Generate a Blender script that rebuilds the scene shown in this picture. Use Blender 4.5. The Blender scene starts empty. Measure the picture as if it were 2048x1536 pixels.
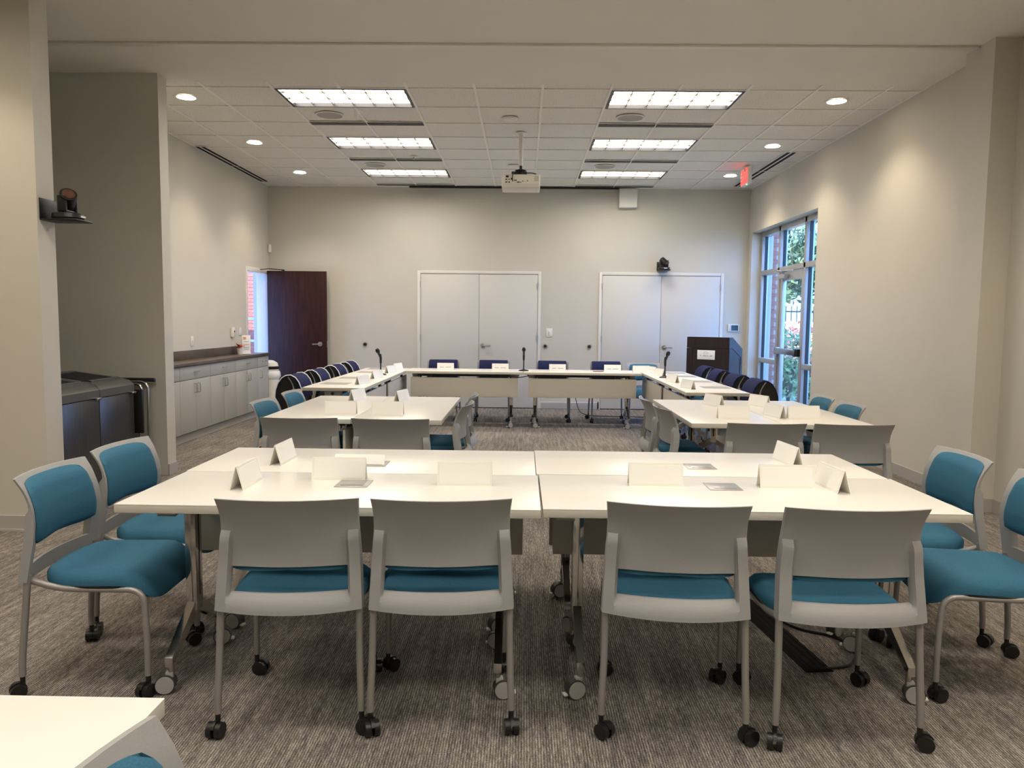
import bpy, bmesh, math, random
from mathutils import Vector, Matrix
random.seed(7)
PI = math.pi
S = bpy.context.scene
C = S.collection

# ------------------------------------------------------------------ camera
cam = bpy.data.cameras.new('camera'); camo = bpy.data.objects.new('camera', cam); C.objects.link(camo)
cam.sensor_width = 36.0; cam.lens = 1520.2 / 2048 * 36.0; cam.clip_start = 0.05; cam.clip_end = 300
pitch, yaw, roll, CH = 0.08372, 0.01412, 0.01048, 1.405
fw = Vector((-math.sin(yaw)*math.cos(pitch), math.cos(yaw)*math.cos(pitch), -math.sin(pitch)))
r0 = Vector((math.cos(yaw), math.sin(yaw), 0)); u0 = r0.cross(fw)
rr = math.cos(roll)*r0 + math.sin(roll)*u0; uu = -math.sin(roll)*r0 + math.cos(roll)*u0
camo.matrix_world = Matrix(((rr.x, uu.x, -fw.x, 0), (rr.y, uu.y, -fw.y, 0), (rr.z, uu.z, -fw.z, CH), (0, 0, 0, 1)))
S.camera = camo

# ------------------------------------------------------------------ world, sun, exposure
W = bpy.data.worlds.new('world'); S.world = W; W.use_nodes = True
bg = W.node_tree.nodes['Background']; bg.inputs[0].default_value = (0.19, 0.41, 1.0, 1); bg.inputs[1].default_value = 4.0
sun = bpy.data.lights.new('sun', 'SUN'); sun.energy = 6.0; sun.angle = 0.01; sun.color = (1.0, 0.93, 0.82)
suno = bpy.data.objects.new('sun', sun); C.objects.link(suno)
suno.rotation_euler = Vector((0.30, 0.62, -0.72)).to_track_quat('-Z', 'Y').to_euler()
vs = S.view_settings; S.display_settings.display_device = 'sRGB'
vs.view_transform = 'Standard'; vs.look = 'None'; vs.gamma = 1.0; vs.use_curve_mapping = False
vs.exposure = 1.1
TROFFER = 9.0      # radiance of the ceiling panels
DOWN = 30.0        # watts of each downlight
S.cycles.max_bounces = 7; S.cycles.diffuse_bounces = 4; S.cycles.use_adaptive_sampling = True; S.cycles.adaptive_threshold = .06; S.cycles.adaptive_min_samples = 16; S.cycles.glossy_bounces = 3
S.cycles.transparent_max_bounces = 12; S.cycles.sample_clamp_indirect = 4.0
S.cycles.caustics_reflective = False; S.cycles.caustics_refractive = False

# ------------------------------------------------------------------ materials
def mat(name, col, rough=0.6, metal=0.0, emit=None, estr=0.0, spec=0.5, coat=0.0):
    m = bpy.data.materials.new(name); m.use_nodes = True
    b = m.node_tree.nodes['Principled BSDF']
    b.inputs['Base Color'].default_value = (*col, 1); b.inputs['Roughness'].default_value = rough
    b.inputs['Metallic'].default_value = metal; b.inputs['Specular IOR Level'].default_value = spec
    if coat: b.inputs['Coat Weight'].default_value = coat
    if emit: b.inputs['Emission Color'].default_value = (*emit, 1); b.inputs['Emission Strength'].default_value = estr
    return m
def noisy(m, c1, c2, scale=(1, 1, 1), nscale=5.0, detail=4.0, lo=0.3, hi=0.7, bump=0.0, bdist=0.002, rough=None):
    nt = m.node_tree; N = nt.nodes; L = nt.links; b = N['Principled BSDF']
    tc = N.new('ShaderNodeTexCoord'); mp = N.new('ShaderNodeMapping'); mp.inputs['Scale'].default_value = scale
    nz = N.new('ShaderNodeTexNoise'); nz.inputs['Scale'].default_value = nscale; nz.inputs['Detail'].default_value = detail
    rp = N.new('ShaderNodeValToRGB'); rp.color_ramp.elements[0].position = lo; rp.color_ramp.elements[1].position = hi
    rp.color_ramp.elements[0].color = (*c1, 1); rp.color_ramp.elements[1].color = (*c2, 1)
    L.new(tc.outputs['Object'], mp.inputs[0]); L.new(mp.outputs[0], nz.inputs['Vector']); L.new(nz.outputs['Fac'], rp.inputs[0])
    L.new(rp.outputs[0], b.inputs['Base Color'])
    if bump:
        bp = N.new('ShaderNodeBump'); bp.inputs['Strength'].default_value = bump; bp.inputs['Distance'].default_value = bdist
        L.new(nz.outputs['Fac'], bp.inputs['Height']); L.new(bp.outputs[0], b.inputs['Normal'])
    return m
M = {}
M['wall'] = noisy(mat('wall_paint', (.7, .67, .6), .75), (.585, .562, .495), (.61, .586, .516), nscale=3, lo=.2, hi=.8)
M['dry'] = noisy(mat('drywall_ceiling', (.6, .57, .5), .8), (.75, .72, .66), (.78, .75, .69), nscale=2, lo=.2, hi=.8)
M['doorw'] = mat('white_door_paint', (.63, .62, .585), .45)
M['trimw'] = mat('white_trim_paint', (.74, .72, .67), .45)
M['base'] = mat('grey_vinyl_base', (.44, .42, .40), .5)
M['tile'] = noisy(mat('ceiling_tile', (.7, .68, .63), .9), (.46, .44, .405), (.80, .775, .725), nscale=110, detail=2, lo=.30, hi=.46, bump=.4, bdist=.003)
M['grid'] = mat('ceiling_grid_white', (.84, .81, .76), .5)
M['blackm'] = mat('black_metal', (.008, .008, .009), .4)
M['blackp'] = mat('black_plastic', (.010, .010, .011), .35)
M['dark'] = mat('dark_void', (.004, .004, .004), .9)
M['louv'] = mat('louvre_satin', (.10, .09, .075), .5)
M['panel'] = mat('lamp_diffuser', (.9, .88, .8), .5, emit=(1.0, .915, .80), estr=TROFFER)
M['lens'] = mat('downlight_lens', (1, 1, 1))
nt = M['lens'].node_tree; N = nt.nodes; L = nt.links; N.remove(N['Principled BSDF'])
em = N.new('ShaderNodeEmission'); em.inputs[0].default_value = (1.0, .85, .66, 1); em.inputs[1].default_value = 6.0; tr = N.new('ShaderNodeBsdfTransparent'); ad = N.new('ShaderNodeAddShader')
L.new(em.outputs[0], ad.inputs[0]); L.new(tr.outputs[0], ad.inputs[1]); L.new(ad.outputs[0], N['Material Output'].inputs[0])
M['spk'] = noisy(mat('speaker_grille', (.4, .38, .36), .7), (.34, .33, .31), (.46, .44, .42), nscale=400, detail=0, lo=.4, hi=.6)
M['top'] = noisy(mat('cream_laminate', (.8, .76, .68), .28), (.80, .78, .73), (.82, .80, .75), nscale=2, lo=.2, hi=.8)
M['edge'] = mat('cream_edge_band', (.62, .59, .51), .45)
M['modesty'] = mat('modesty_panel_cream', (.64, .60, .52), .5)
M['chrome'] = mat('polished_chrome', (.62, .60, .57), .12, 1.0)
M['steel'] = mat('brushed_steel', (.5, .49, .47), .32, 1.0)
M['silver'] = mat('silver_powder_coat', (.36, .345, .33), .42, .45)
M['shell'] = noisy(mat('grey_chair_plastic', (.33, .32, .305), .5), (.33, .33, .325), (.35, .35, .345), nscale=300, detail=1, bump=.05, bdist=.0004)
M['teal'] = noisy(mat('teal_fabric', (.03, .15, .22), .85, spec=.25), (.028, .116, .190), (.042, .152, .240), scale=(1, 1, 1.6), nscale=260, detail=2, bump=.35, bdist=.0006)
M['navy'] = noisy(mat('navy_fabric', (.01, .015, .06), .9, spec=.2), (.010, .014, .055), (.018, .024, .088), nscale=120, detail=2, bump=.3, bdist=.001)
M['wheel'] = mat('grey_caster_disc', (.42, .41, .39), .5); M['rubber'] = mat('black_rubber', (.012, .012, .012), .85, spec=.15)
M['tyre'] = mat('dark_caster_tyre', (.045, .043, .04), .6)
M['white'] = mat('white_plastic', (.80, .78, .73), .4)
M['ivory'] = mat('ivory_plastic', (.82, .79, .69), .3); M['acryl'] = mat('ivory_acrylic', (.92, .90, .82), .25)
M['card'] = mat('white_card', (.92, .91, .87), .55)
M['ink'] = mat('faint_grey_ink', (.42, .41, .40), .7)
M['paper'] = mat('grey_paper', (.34, .33, .32), .6)
M['plate'] = mat('satin_power_plate', (.46, .45, .43), .35, .5)
M['maho'] = noisy(mat('mahogany_veneer', (.04, .012, .01), .5, spec=.22), (.022, .0065, .006), (.052, .0155, .0125), scale=(6, 6, .7), nscale=4, detail=6, lo=.3, hi=.75)
M['wenge'] = noisy(mat('dark_wood_laminate', (.03, .018, .016), .55, spec=.3), (.018, .010, .009), (.034, .020, .018), scale=(25, 25, 1), nscale=3, detail=5)
M['lam'] = noisy(mat('counter_laminate', (.1, .085, .07), .4), (.062, .050, .042), (.12, .10, .085), scale=(1.5, .7, 1.5), nscale=5, detail=8)
M['cab'] = mat('grey_cabinet_laminate', (.41, .405, .38), .45)
M['cabk'] = mat('cabinet_carcass', (.22, .215, .2), .6)
M['bin'] = noisy(mat('dark_stainless', (.12, .115, .11), .33, .8), (.10, .095, .09), (.14, .135, .13), scale=(40, 40, .6), nscale=3, detail=3)
M['bintop'] = mat('grey_bin_top', (.13, .125, .115), .35, .3)
M['purple'] = mat('purple_decal', (.10, .07, .25), .5)
M['glass'] = mat('window_glass', (1, 1, 1), 0.0)
nt = M['glass'].node_tree; N = nt.nodes; L = nt.links; N.remove(N['Principled BSDF'])
lw = N.new('ShaderNodeLayerWeight'); lw.inputs[0].default_value = .5
pw = N.new('ShaderNodeMath'); pw.operation = 'POWER'; pw.inputs[1].default_value = 5.0; L.new(lw.outputs['Facing'], pw.inputs[0])
fr = N.new('ShaderNodeMath'); fr.operation = 'MULTIPLY_ADD'; fr.inputs[1].default_value = .5; fr.inputs[2].default_value = .03; L.new(pw.outputs[0], fr.inputs[0])
tr = N.new('ShaderNodeBsdfTransparent'); tr.inputs[0].default_value = (.93, .97, .97, 1)
gl = N.new('ShaderNodeBsdfGlossy'); gl.inputs['Roughness'].default_value = 0.0
mx = N.new('ShaderNodeMixShader'); L.new(fr.outputs[0], mx.inputs[0]); L.new(tr.outputs[0], mx.inputs[1]); L.new(gl.outputs[0], mx.inputs[2])
L.new(mx.outputs[0], N['Material Output'].inputs[0])
M['alum'] = mat('anodised_aluminium', (.50, .50, .49), .38, .55)
M['projw'] = mat('projector_white', (.70, .67, .60), .4)
M['red'] = mat('exit_red', (.7, .03, .03), .5, emit=(1, .05, .04), estr=1.2)
M['green'] = mat('green_led', (.1, .8, .4), .4, emit=(.2, 1, .6), estr=1.5)
M['screen'] = mat('dark_lcd', (.012, .03, .035), .12)
M['brick'] = noisy(mat('red_brick', (.30, .10, .07), .85), (.24, .075, .05), (.40, .15, .11), nscale=9, detail=4)
M['mortar'] = mat('mortar', (.42, .38, .34), .9)
M['leaf'] = noisy(mat('green_leaves', (.1, .2, .03), .6), (.04, .09, .035), (.17, .24, .10), nscale=3, detail=2)
M['leafy'] = noisy(mat('yellow_green_leaves', (.2, .3, .05), .6), (.09, .16, .05), (.30, .38, .15), nscale=4, detail=2)
M['bloom'] = noisy(mat('pink_orange_blossom', (.6, .25, .15), .6), (.55, .16, .10), (.72, .42, .32), nscale=6, detail=2)
M['bark'] = mat('bark', (.12, .09, .07), .9)
M['iron'] = mat('black_iron', (.015, .016, .018), .5)
M['ground'] = noisy(mat('outdoor_ground', (.3, .3, .2), .9), (.20, .22, .10), (.42, .38, .28), nscale=2, detail=5)
M['concrete'] = noisy(mat('pale_concrete', (.6, .58, .55), .9), (.52, .50, .47), (.64, .62, .58), nscale=6, detail=4)
M['bluegrey'] = mat('pale_grey_steel_frame', (.42, .46, .50), .5)
M['pot'] = mat('white_pot', (.75, .72, .66), .4)
M['petal'] = mat('coral_petal', (.75, .11, .05), .6)
M['bag'] = mat('white_bin_liner', (.82, .81, .78), .35)
M['orange'] = mat('orange_print', (.8, .42, .12), .6)
M['pink'] = mat('pink_print', (.75, .30, .30), .6)
M['bronze'] = mat('copper_lens', (.16, .08, .055), .25, .5)
# carpet: streaks that run the length of the room, in planks of slightly different tone
cm = bpy.data.materials.new('striated_carpet'); cm.use_nodes = True; M['carpet'] = cm
nt = cm.node_tree; N = nt.nodes; L = nt.links; b = N['Principled BSDF']; b.inputs['Roughness'].default_value = .95; b.inputs['Specular IOR Level'].default_value = .1
tc = N.new('ShaderNodeTexCoord')
def nz(scale, s, d):
    mp = N.new('ShaderNodeMapping'); mp.inputs['Scale'].default_value = scale
    n = N.new('ShaderNodeTexNoise'); n.inputs['Scale'].default_value = s; n.inputs['Detail'].default_value = d; n.inputs['Roughness'].default_value = .6
    L.new(tc.outputs['Object'], mp.inputs[0]); L.new(mp.outputs[0], n.inputs['Vector']); return n.outputs['Fac']
def mth(op, a, c):
    n = N.new('ShaderNodeMath'); n.operation = op
    for i, v in enumerate((a, c)):
        if isinstance(v, (int, float)): n.inputs[i].default_value = v
        else: L.new(v, n.inputs[i])
    return n.outputs[0]
fine = nz((150, 22, 1), 1.0, 2); mid = nz((34, 2.2, 1), 1.0, 3); loop = nz((190, 150, 1), 1.0, 1)
wv = N.new('ShaderNodeTexWave'); wv.wave_type = 'BANDS'; wv.bands_direction = 'X'; wv.inputs['Scale'].default_value = 34.0; wv.inputs['Distortion'].default_value = 1.2; wv.inputs['Detail'].default_value = 1.0; wv.inputs['Detail Scale'].default_value = 3.0
L.new(tc.outputs['Object'], wv.inputs['Vector']); big = nz((1.3, 1.0, 1), 1.0, 3)
br = N.new('ShaderNodeTexBrick'); br.inputs['Scale'].default_value = 1.0; br.inputs['Mortar Size'].default_value = 0.0
br.inputs['Brick Width'].default_value = 0.5; br.inputs['Row Height'].default_value = 0.5; br.offset = 0.5
br.inputs['Color1'].default_value = (0, 0, 0, 1); br.inputs['Color2'].default_value = (1, 1, 1, 1)
L.new(tc.outputs['Object'], br.inputs['Vector'])
v = mth('ADD', mth('MULTIPLY', fine, .36), mth('MULTIPLY', mid, .26)); v = mth('ADD', v, mth('MULTIPLY', loop, .26)); v = mth('ADD', v, mth('MULTIPLY', wv.outputs['Fac'], .13))
v = mth('ADD', v, mth('MULTIPLY', br.outputs['Color'], .03)); v = mth('ADD', v, mth('MULTIPLY', big, .10))
rp = N.new('ShaderNodeValToRGB'); e = rp.color_ramp.elements
e[0].position = .42; e[0].color = (.050, .047, .049, 1); e[1].position = .72; e[1].color = (.47, .425, .365, 1)
k = rp.color_ramp.elements.new(.58); k.color = (.185, .168, .153, 1)
L.new(v, rp.inputs[0]); L.new(rp.outputs[0], b.inputs['Base Color'])
bp = N.new('ShaderNodeBump'); bp.inputs['Strength'].default_value = .5; bp.inputs['Distance'].default_value = .004
L.new(v, bp.inputs['Height']); L.new(bp.outputs[0], b.inputs['Normal'])

# ------------------------------------------------------------------ mesh helpers
class MB:
    def __init__(s): s.v = []; s.f = []
    def add(s, vs, fs):
        o = len(s.v); s.v += [tuple(p) for p in vs]; s.f += [tuple(i + o for i in f) for f in fs]; return s
    def box(s, x0, x1, y0, y1, z0, z1):
        return s.add([(x0, y0, z0), (x1, y0, z0), (x1, y1, z0), (x0, y1, z0), (x0, y0, z1), (x1, y0, z1), (x1, y1, z1), (x0, y1, z1)],
                     [(0, 3, 2, 1), (4, 5, 6, 7), (0, 1, 5, 4), (1, 2, 6, 5), (2, 3, 7, 6), (3, 0, 4, 7)])
    def rbox(s, x0, x1, y0, y1, z0, z1, r=.004, seg=2):
        bm = bmesh.new(); bmesh.ops.create_cube(bm, size=1)
        for v in bm.verts: v.co = Vector(((x0 + x1)/2 + v.co.x*(x1 - x0), (y0 + y1)/2 + v.co.y*(y1 - y0), (z0 + z1)/2 + v.co.z*(z1 - z0)))
        bmesh.ops.bevel(bm, geom=bm.edges[:], offset=r, segments=seg, affect='EDGES', profile=.5)
        bm.verts.index_update(); s.add([v.co for v in bm.verts], [[v.index for v in f.verts] for f in bm.faces]); bm.free(); return s
    def hexa(s, p):      # eight corners: bottom four, top four
        return s.add(p, [(0, 3, 2, 1), (4, 5, 6, 7), (0, 1, 5, 4), (1, 2, 6, 5), (2, 3, 7, 6), (3, 0, 4, 7)])
    def prism(s, poly, fn0, fn1):   # polygon swept between two mappings
        n = len(poly)
        vs = [fn0(*p) for p in poly] + [fn1(*p) for p in poly]
        return s.add(vs, [tuple(range(n))[::-1], tuple(range(n, 2*n))] + [(i, (i + 1) % n, n + (i + 1) % n, n + i) for i in range(n)])
    def cyl(s, a, b, r, n=14, r2=None):
        a = Vector(a); b = Vector(b); d = (b - a).normalized(); x = d.orthogonal().normalized(); y = d.cross(x); r2 = r if r2 is None else r2
        vs = [a + (x*math.cos(t) + y*math.sin(t))*r for t in [2*PI*i/n for i in range(n)]] + [b + (x*math.cos(t) + y*math.sin(t))*r2 for t in [2*PI*i/n for i in range(n)]]
        return s.add(vs, [tuple(range(n))[::-1], tuple(range(n, 2*n))] + [(i, (i + 1) % n, n + (i + 1) % n, n + i) for i in range(n)])
    def tube(s, pts, r, n=10):
        P = [Vector(p) for p in pts]; m = len(P); x = None; vs = []
        for i in range(m):
            d = (P[min(i + 1, m - 1)] - P[max(i - 1, 0)]).normalized()
            x = d.orthogonal().normalized() if x is None else (x - d*x.dot(d)).normalized()
            y = d.cross(x); vs += [P[i] + (x*math.cos(t) + y*math.sin(t))*r for t in [2*PI*k/n for k in range(n)]]
        fs = [(i*n + k, i*n + (k + 1) % n, (i + 1)*n + (k + 1) % n, (i + 1)*n + k) for i in range(m - 1) for k in range(n)]
        return s.add(vs, fs + [tuple(range(n))[::-1], tuple(range((m - 1)*n, m*n))])
    def ring(s, prof, n=24):      # closed profile turned about z, no caps
        m = len(prof); vs = [(r*math.cos(2*PI*k/n), r*math.sin(2*PI*k/n), z) for r, z in prof for k in range(n)]
        return s.add(vs, [(i*n + k, i*n + (k + 1) % n, ((i + 1) % m)*n + (k + 1) % n, ((i + 1) % m)*n + k) for i in range(m) for k in range(n)])
    def lathe(s, prof, n=20, c=(0, 0)):
        m = len(prof); vs = [(c[0] + r*math.cos(2*PI*k/n), c[1] + r*math.sin(2*PI*k/n), z) for r, z in prof for k in range(n)]
        return s.add(vs, [(i*n + k, i*n + (k + 1) % n, (i + 1)*n + (k + 1) % n, (i + 1)*n + k) for i in range(m - 1) for k in range(n)] + [tuple(range(n))[::-1], tuple(range((m - 1)*n, m*n))])
    def mesh(s, name, m, smooth=None):
        me = bpy.data.meshes.new(name); me.from_pydata(s.v, [], s.f); me.validate()
        bm = bmesh.new(); bm.from_mesh(me); bmesh.ops.recalc_face_normals(bm, faces=bm.faces); bm.to_mesh(me); bm.free()
        me.materials.append(M[m] if isinstance(m, str) else m)
        if smooth:
            me.polygons.foreach_set('use_smooth', [True]*len(me.polygons)); me.set_sharp_from_angle(angle=math.radians(smooth))
        return me
    def build(s, name, m, parent=None, smooth=None, loc=None, rz=0):
        return put(name, s.mesh(name, m, smooth), parent, loc, rz)
def put(name, me, parent=None, loc=None, rz=0):
    o = bpy.data.objects.new(name, me); C.objects.link(o); o.parent = parent
    if loc: o.location = loc
    if rz: o.rotation_euler.z = rz
    return o
def tag(o, label, cat, group=None, kind=None):
    o['label'] = label; o['category'] = cat
    if group: o['group'] = group
    if kind: o['kind'] = kind
    return o
def empty(name, loc, rz=0, label=None, cat=None, group=None):
    o = bpy.data.objects.new(name, None); o.empty_display_size = .1; C.objects.link(o); o.location = loc; o.rotation_euler.z = rz
    if label: tag(o, label, cat, group)
    return o
def struct(o, label=None, cat=None):
    o['kind'] = 'structure'
    if label: o['label'] = label
    if cat: o['category'] = cat
    return o
def tree(o, parent=None):
    c = o.copy(); C.objects.link(c); c.parent = parent
    for ch in o.children: tree(ch, c)
    return c
def fillet(pts, r, n=5):
    P = [Vector(p) for p in pts]; out = [P[0]]
    for a, b, c in zip(P, P[1:], P[2:]):
        r1 = min(r, (a - b).length*.48, (c - b).length*.48); p = b + (a - b).normalized()*r1; q = b + (c - b).normalized()*r1
        for i in range(n + 1):
            t = i/n; out.append(p*(1 - t)**2 + b*2*t*(1 - t) + q*t*t)
    return out + [P[-1]]
def bx(name, m, x0, x1, y0, y1, z0, z1, parent=None, r=0):
    g = MB()
    if r: g.rbox(x0, x1, y0, y1, z0, z1, r)
    else: g.box(x0, x1, y0, y1, z0, z1)
    return g.build(name, m, parent, 40 if r else None)

# ------------------------------------------------------------------ room shell
ZC = 3.47; YF = 12.1; XL = -4.04; XR = 3.52
struct(bx('floor', 'carpet', -6.2, 3.9, -4.2, 12.3, -.1, 0), 'grey and beige striated carpet floor', 'floor')
struct(bx('wall_far', 'wall', -4.3, 3.9, YF, YF + .15, 0, 3.6), 'off-white far wall with the two white double doors', 'wall')
g = MB(); g.box(XL - .16, XL, 6.78, 11.10, 0, 3.6); g.box(XL - .16, XL, 11.10, 12.02, 2.10, 3.6); g.box(XL - .16, XL, 12.02, YF, 0, 3.6)
struct(g.build('wall_left', 'wall'), 'off-white left wall above the grey cabinets', 'wall')
struct(bx('wall_alcove', 'wall', -4.75, -3.14, 6.62, 6.78, 0, 3.6), 'grey-green wall at the back of the bin alcove', 'wall')
struct(bx('wall_alcove_side', 'wall', -4.75, -4.6, 5.01, 6.62, 0, 3.6), 'side wall inside the bin alcove', 'wall')
struct(bx('wall_near_left', 'wall', -6.2, -3.08, 4.83, 5.01, 0, 3.6), 'warm lit wall end in the left foreground', 'wall')
struct(bx('wall_near_side', 'wall', -6.2, -6.05, -4.2, 4.83, 0, 3.6), 'left wall of the near half of the room', 'wall')
struct(bx('wall_near_back', 'wall', -6.05, 3.56, -4.2, -4.05, 0, 3.6), 'wall behind the viewer', 'wall')
struct(bx('wall_near_right', 'wall', 3.56, 3.85, -4.2, 5.70, 0, 3.6), 'right wall of the near half of the room', 'wall')
struct(bx('wall_pillar_right', 'wall', 3.37, 3.85, 5.70, 6.06, 0, 3.6), 'pale pillar where the partition track meets the right wall', 'pillar')
g = MB(); g.box(XR, 3.85, 6.06, 9.32, 0, 3.6); g.box(XR, 3.85, 9.32, 11.95, 2.79, 3.6); g.box(XR, 3.85, 11.95, YF, 0, 3.6)
struct(g.build('wall_right', 'wall'), 'off-white right wall with the tall glazed exit', 'wall')
# ceiling: smooth drywall over the near half, suspended tiles over the far half
struct(bx('ceiling', 'dry', -6.2, 3.85, -4.2, 6.84, ZC, 3.75), 'smooth plaster ceiling around the partition track', 'ceiling')
ceil = struct(bx('ceiling_suspended', 'dark', -4.2, 3.85, 6.84, 12.25, 3.60, 3.75), 'suspended ceiling of square white tiles', 'ceiling')
T = .6096; X0 = -2.29; Y0 = 7.018
xs = [XL] + [X0 + k*T for k in range(-2, 10)] + [XR]; ys = [6.84] + [Y0 + k*T for k in range(0, 9)] + [YF]
g = MB()
lit = lambda i, j: 0 <= i < len(xs) - 1 and j >= 1 and j < len(ys) - 1 and (j - 1) % 3 == 0 and i in (3, 4, 8, 9)
for i, x in enumerate(xs[1:-1], 1):
    for j in range(len(ys) - 1):
        if not (lit(i, j) and lit(i - 1, j)): g.box(x - .012, x + .012, ys[j], ys[j + 1], ZC - .002, ZC + .02)
for y in ys[1:-1]: g.box(XL, XR, y - .010, y + .010, ZC - .0025, ZC + .02)
g.box(XL, XL + .02, 6.84, YF, ZC - .002, ZC + .02); g.box(XR - .02, XR, 6.84, YF, ZC - .002, ZC + .02); g.box(XL, XR, YF - .02, YF, ZC - .0025, ZC + .02)
g.build('ceiling_grid', 'grid', ceil)
tiles = {}
LCOL = ((2, 3), (7, 8)); xi = lambda k: k + 3   # column k of the light grid -> index into xs
for i in range(len(xs) - 1):
    for j in range(len(ys) - 1):
        w = xs[i + 1] - xs[i]; d = ys[j + 1] - ys[j]
        if lit(i, j): continue
        if j >= 1 and (j - 1) % 3 == 0 and i in (1, 11):      # a tile with the round cut-out of a downlight
            cx_ = (-3.205 if i == 1 else 2.895) - (xs[i] + xs[i + 1])/2; g2 = MB(); ring = [(cx_ + .094*math.cos(2*PI*k/32), .094*math.sin(2*PI*k/32)) for k in range(32)]
            def edge_pt(px, py):
                dx, dy = px - cx_, py; t = min(((w/2 - .003 - cx_) if dx > 0 else (w/2 - .003 + cx_))/max(abs(dx), 1e-6), (d/2 - .003)/max(abs(dy), 1e-6)); return (cx_ + dx*t, dy*t)
            out = []
            for k in range(32):
                q = edge_pt(*ring[k]); out.append(q)
            V2 = [(p[0], p[1], z) for z in (0, .016) for p in ring] + [(p[0], p[1], z) for z in (0, .016) for p in out]
            for k in range(32):
                n_ = (k + 1) % 32; g2.f += [(k, n_, 64 + n_, 64 + k), (32 + k, 96 + k, 96 + n_, 32 + n_), (k, 32 + k, 32 + n_, n_), (64 + k, 64 + n_, 96 + n_, 96 + k)]
            g2.v = V2; put('tile', g2.mesh('tile', 'tile'), ceil, ((xs[i] + xs[i + 1])/2, (ys[j] + ys[j + 1])/2, ZC + .008)); continue
        key = (round(w, 3), round(d, 3))
        if key not in tiles: tiles[key] = MB().box(-w/2 + .003, w/2 - .003, -d/2 + .003, d/2 - .003, 0, .016).mesh('tile', 'tile')
        put('tile', tiles[key], ceil, ((xs[i] + xs[i + 1])/2, (ys[j] + ys[j + 1])/2, ZC + .008))
# partition track
tr_ = empty('trim_1', (0, 5.93, ZC)); struct(tr_, 'slim track for a folding partition across the ceiling', 'track')
bx('track_rail', 'trimw', -4.59, 3.36, -.05, -.012, -.018, 0, tr_, .003); bx('track_slot', 'dark', -4.59, 3.36, -.012, .002, -.010, 0, tr_); bx('track_lip', 'trimw', -4.59, 3.36, .002, .03, -.010, 0, tr_, .003)
# baseboards
def baseb(name, x0, x1, y0, y1, lab):
    o = struct(bx(name, 'base', x0, x1, y0, y1, 0, .10), lab, 'baseboard')
    sx = .012 if x1 - x0 < .05 else 0; sy = .012 if y1 - y0 < .05 else 0
    return o
baseb('baseboard_near_left', -6.0, -3.07, 4.818, 4.83, 'grey vinyl baseboard of the left foreground wall')
bx('base_toe', 'base', -6.0, -3.06, 4.806, 4.818, 0, .014, bpy.data.objects['baseboard_near_left'])
baseb('baseboard_alcove', -3.14, -3.128, 6.62, 6.78, 'short grey baseboard on the alcove wall end')
baseb('baseboard_pillar', 3.358, 3.37, 5.70, 6.06, 'grey baseboard on the right pillar')
baseb('baseboard_pillar_front', 3.358, 3.56, 5.688, 5.70, 'grey baseboard on the front of the right pillar')
baseb('baseboard_near_right', 3.548, 3.56, -4, 5.688, 'grey baseboard of the near right wall')
baseb('baseboard_right', XR - .012, XR, 6.06, 9.32, 'grey baseboard under the right wall')
g = MB()
for a, c in ((-3.9, -1.68), (.28, 1.18), (3.14, 3.5)): g.box(a, c, YF - .012, YF, 0, .10)
struct(g.build('baseboard_far', 'base'), 'grey baseboard along the far wall', 'baseboard')

# ------------------------------------------------------------------ closet double doors in the far wall
def lever(parent, x, y, z, sgn, m='steel'):
    g = MB(); g.cyl((x, y, z), (x, y - .012, z), .034, 20); g.cyl((x, y - .012, z), (x, y - .055, z), .012)
    g.tube(fillet([(x, y - .05, z), (x + sgn*.03, y - .055, z), (x + sgn*.125, y - .05, z - .004)], .02), .0095)
    return g.build('lever_handle', m, parent, 40)
def closet(name, x0, x1, lev, lab):
    r = struct(empty(name, ((x0 + x1)/2, YF, 0)), lab, 'door'); c = (x0 + x1)/2; w = (x1 - x0)/2
    g = MB(); f = .048
    for s in (-1, 1): g.rbox(s*w if s > 0 else -w - f, w + f if s > 0 else -w, -.022, 0, 0, 2.125 + f, .004)
    g.rbox(-w, w, -.022, 0, 2.128, 2.128 + f, .004); g.build('door_frame', 'trimw', r, 40)
    bx('door_gap', 'dark', -w, w, -.003, 0, 0, 2.128, r)
    for s in (-1, 1):
        lf = bx('door_leaf', 'doorw', min(s*.0025, s*(w - .005)), max(s*.0025, s*(w - .005)), -.016, -.003, .012, 2.121, r, .002)
        for z in (.25, 1.12, 1.95): MB().cyl((s*(w - .001), -.026, z - .05), (s*(w - .001), -.026, z + .05), .0085, 10).build('hinge', 'steel', lf, 40)
        if s > 0: lever(lf, .062, -.016, 1.0, 1)
        else: bx('strike', 'steel', -.004, .004, -.018, -.016, .96, 1.05, lf)
    return r
closet('door_1', -1.635, .225, 1, 'white double closet doors left of the wall switch')
closet('door_2', 1.235, 3.095, 1, 'white double closet doors behind the lectern')

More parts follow.
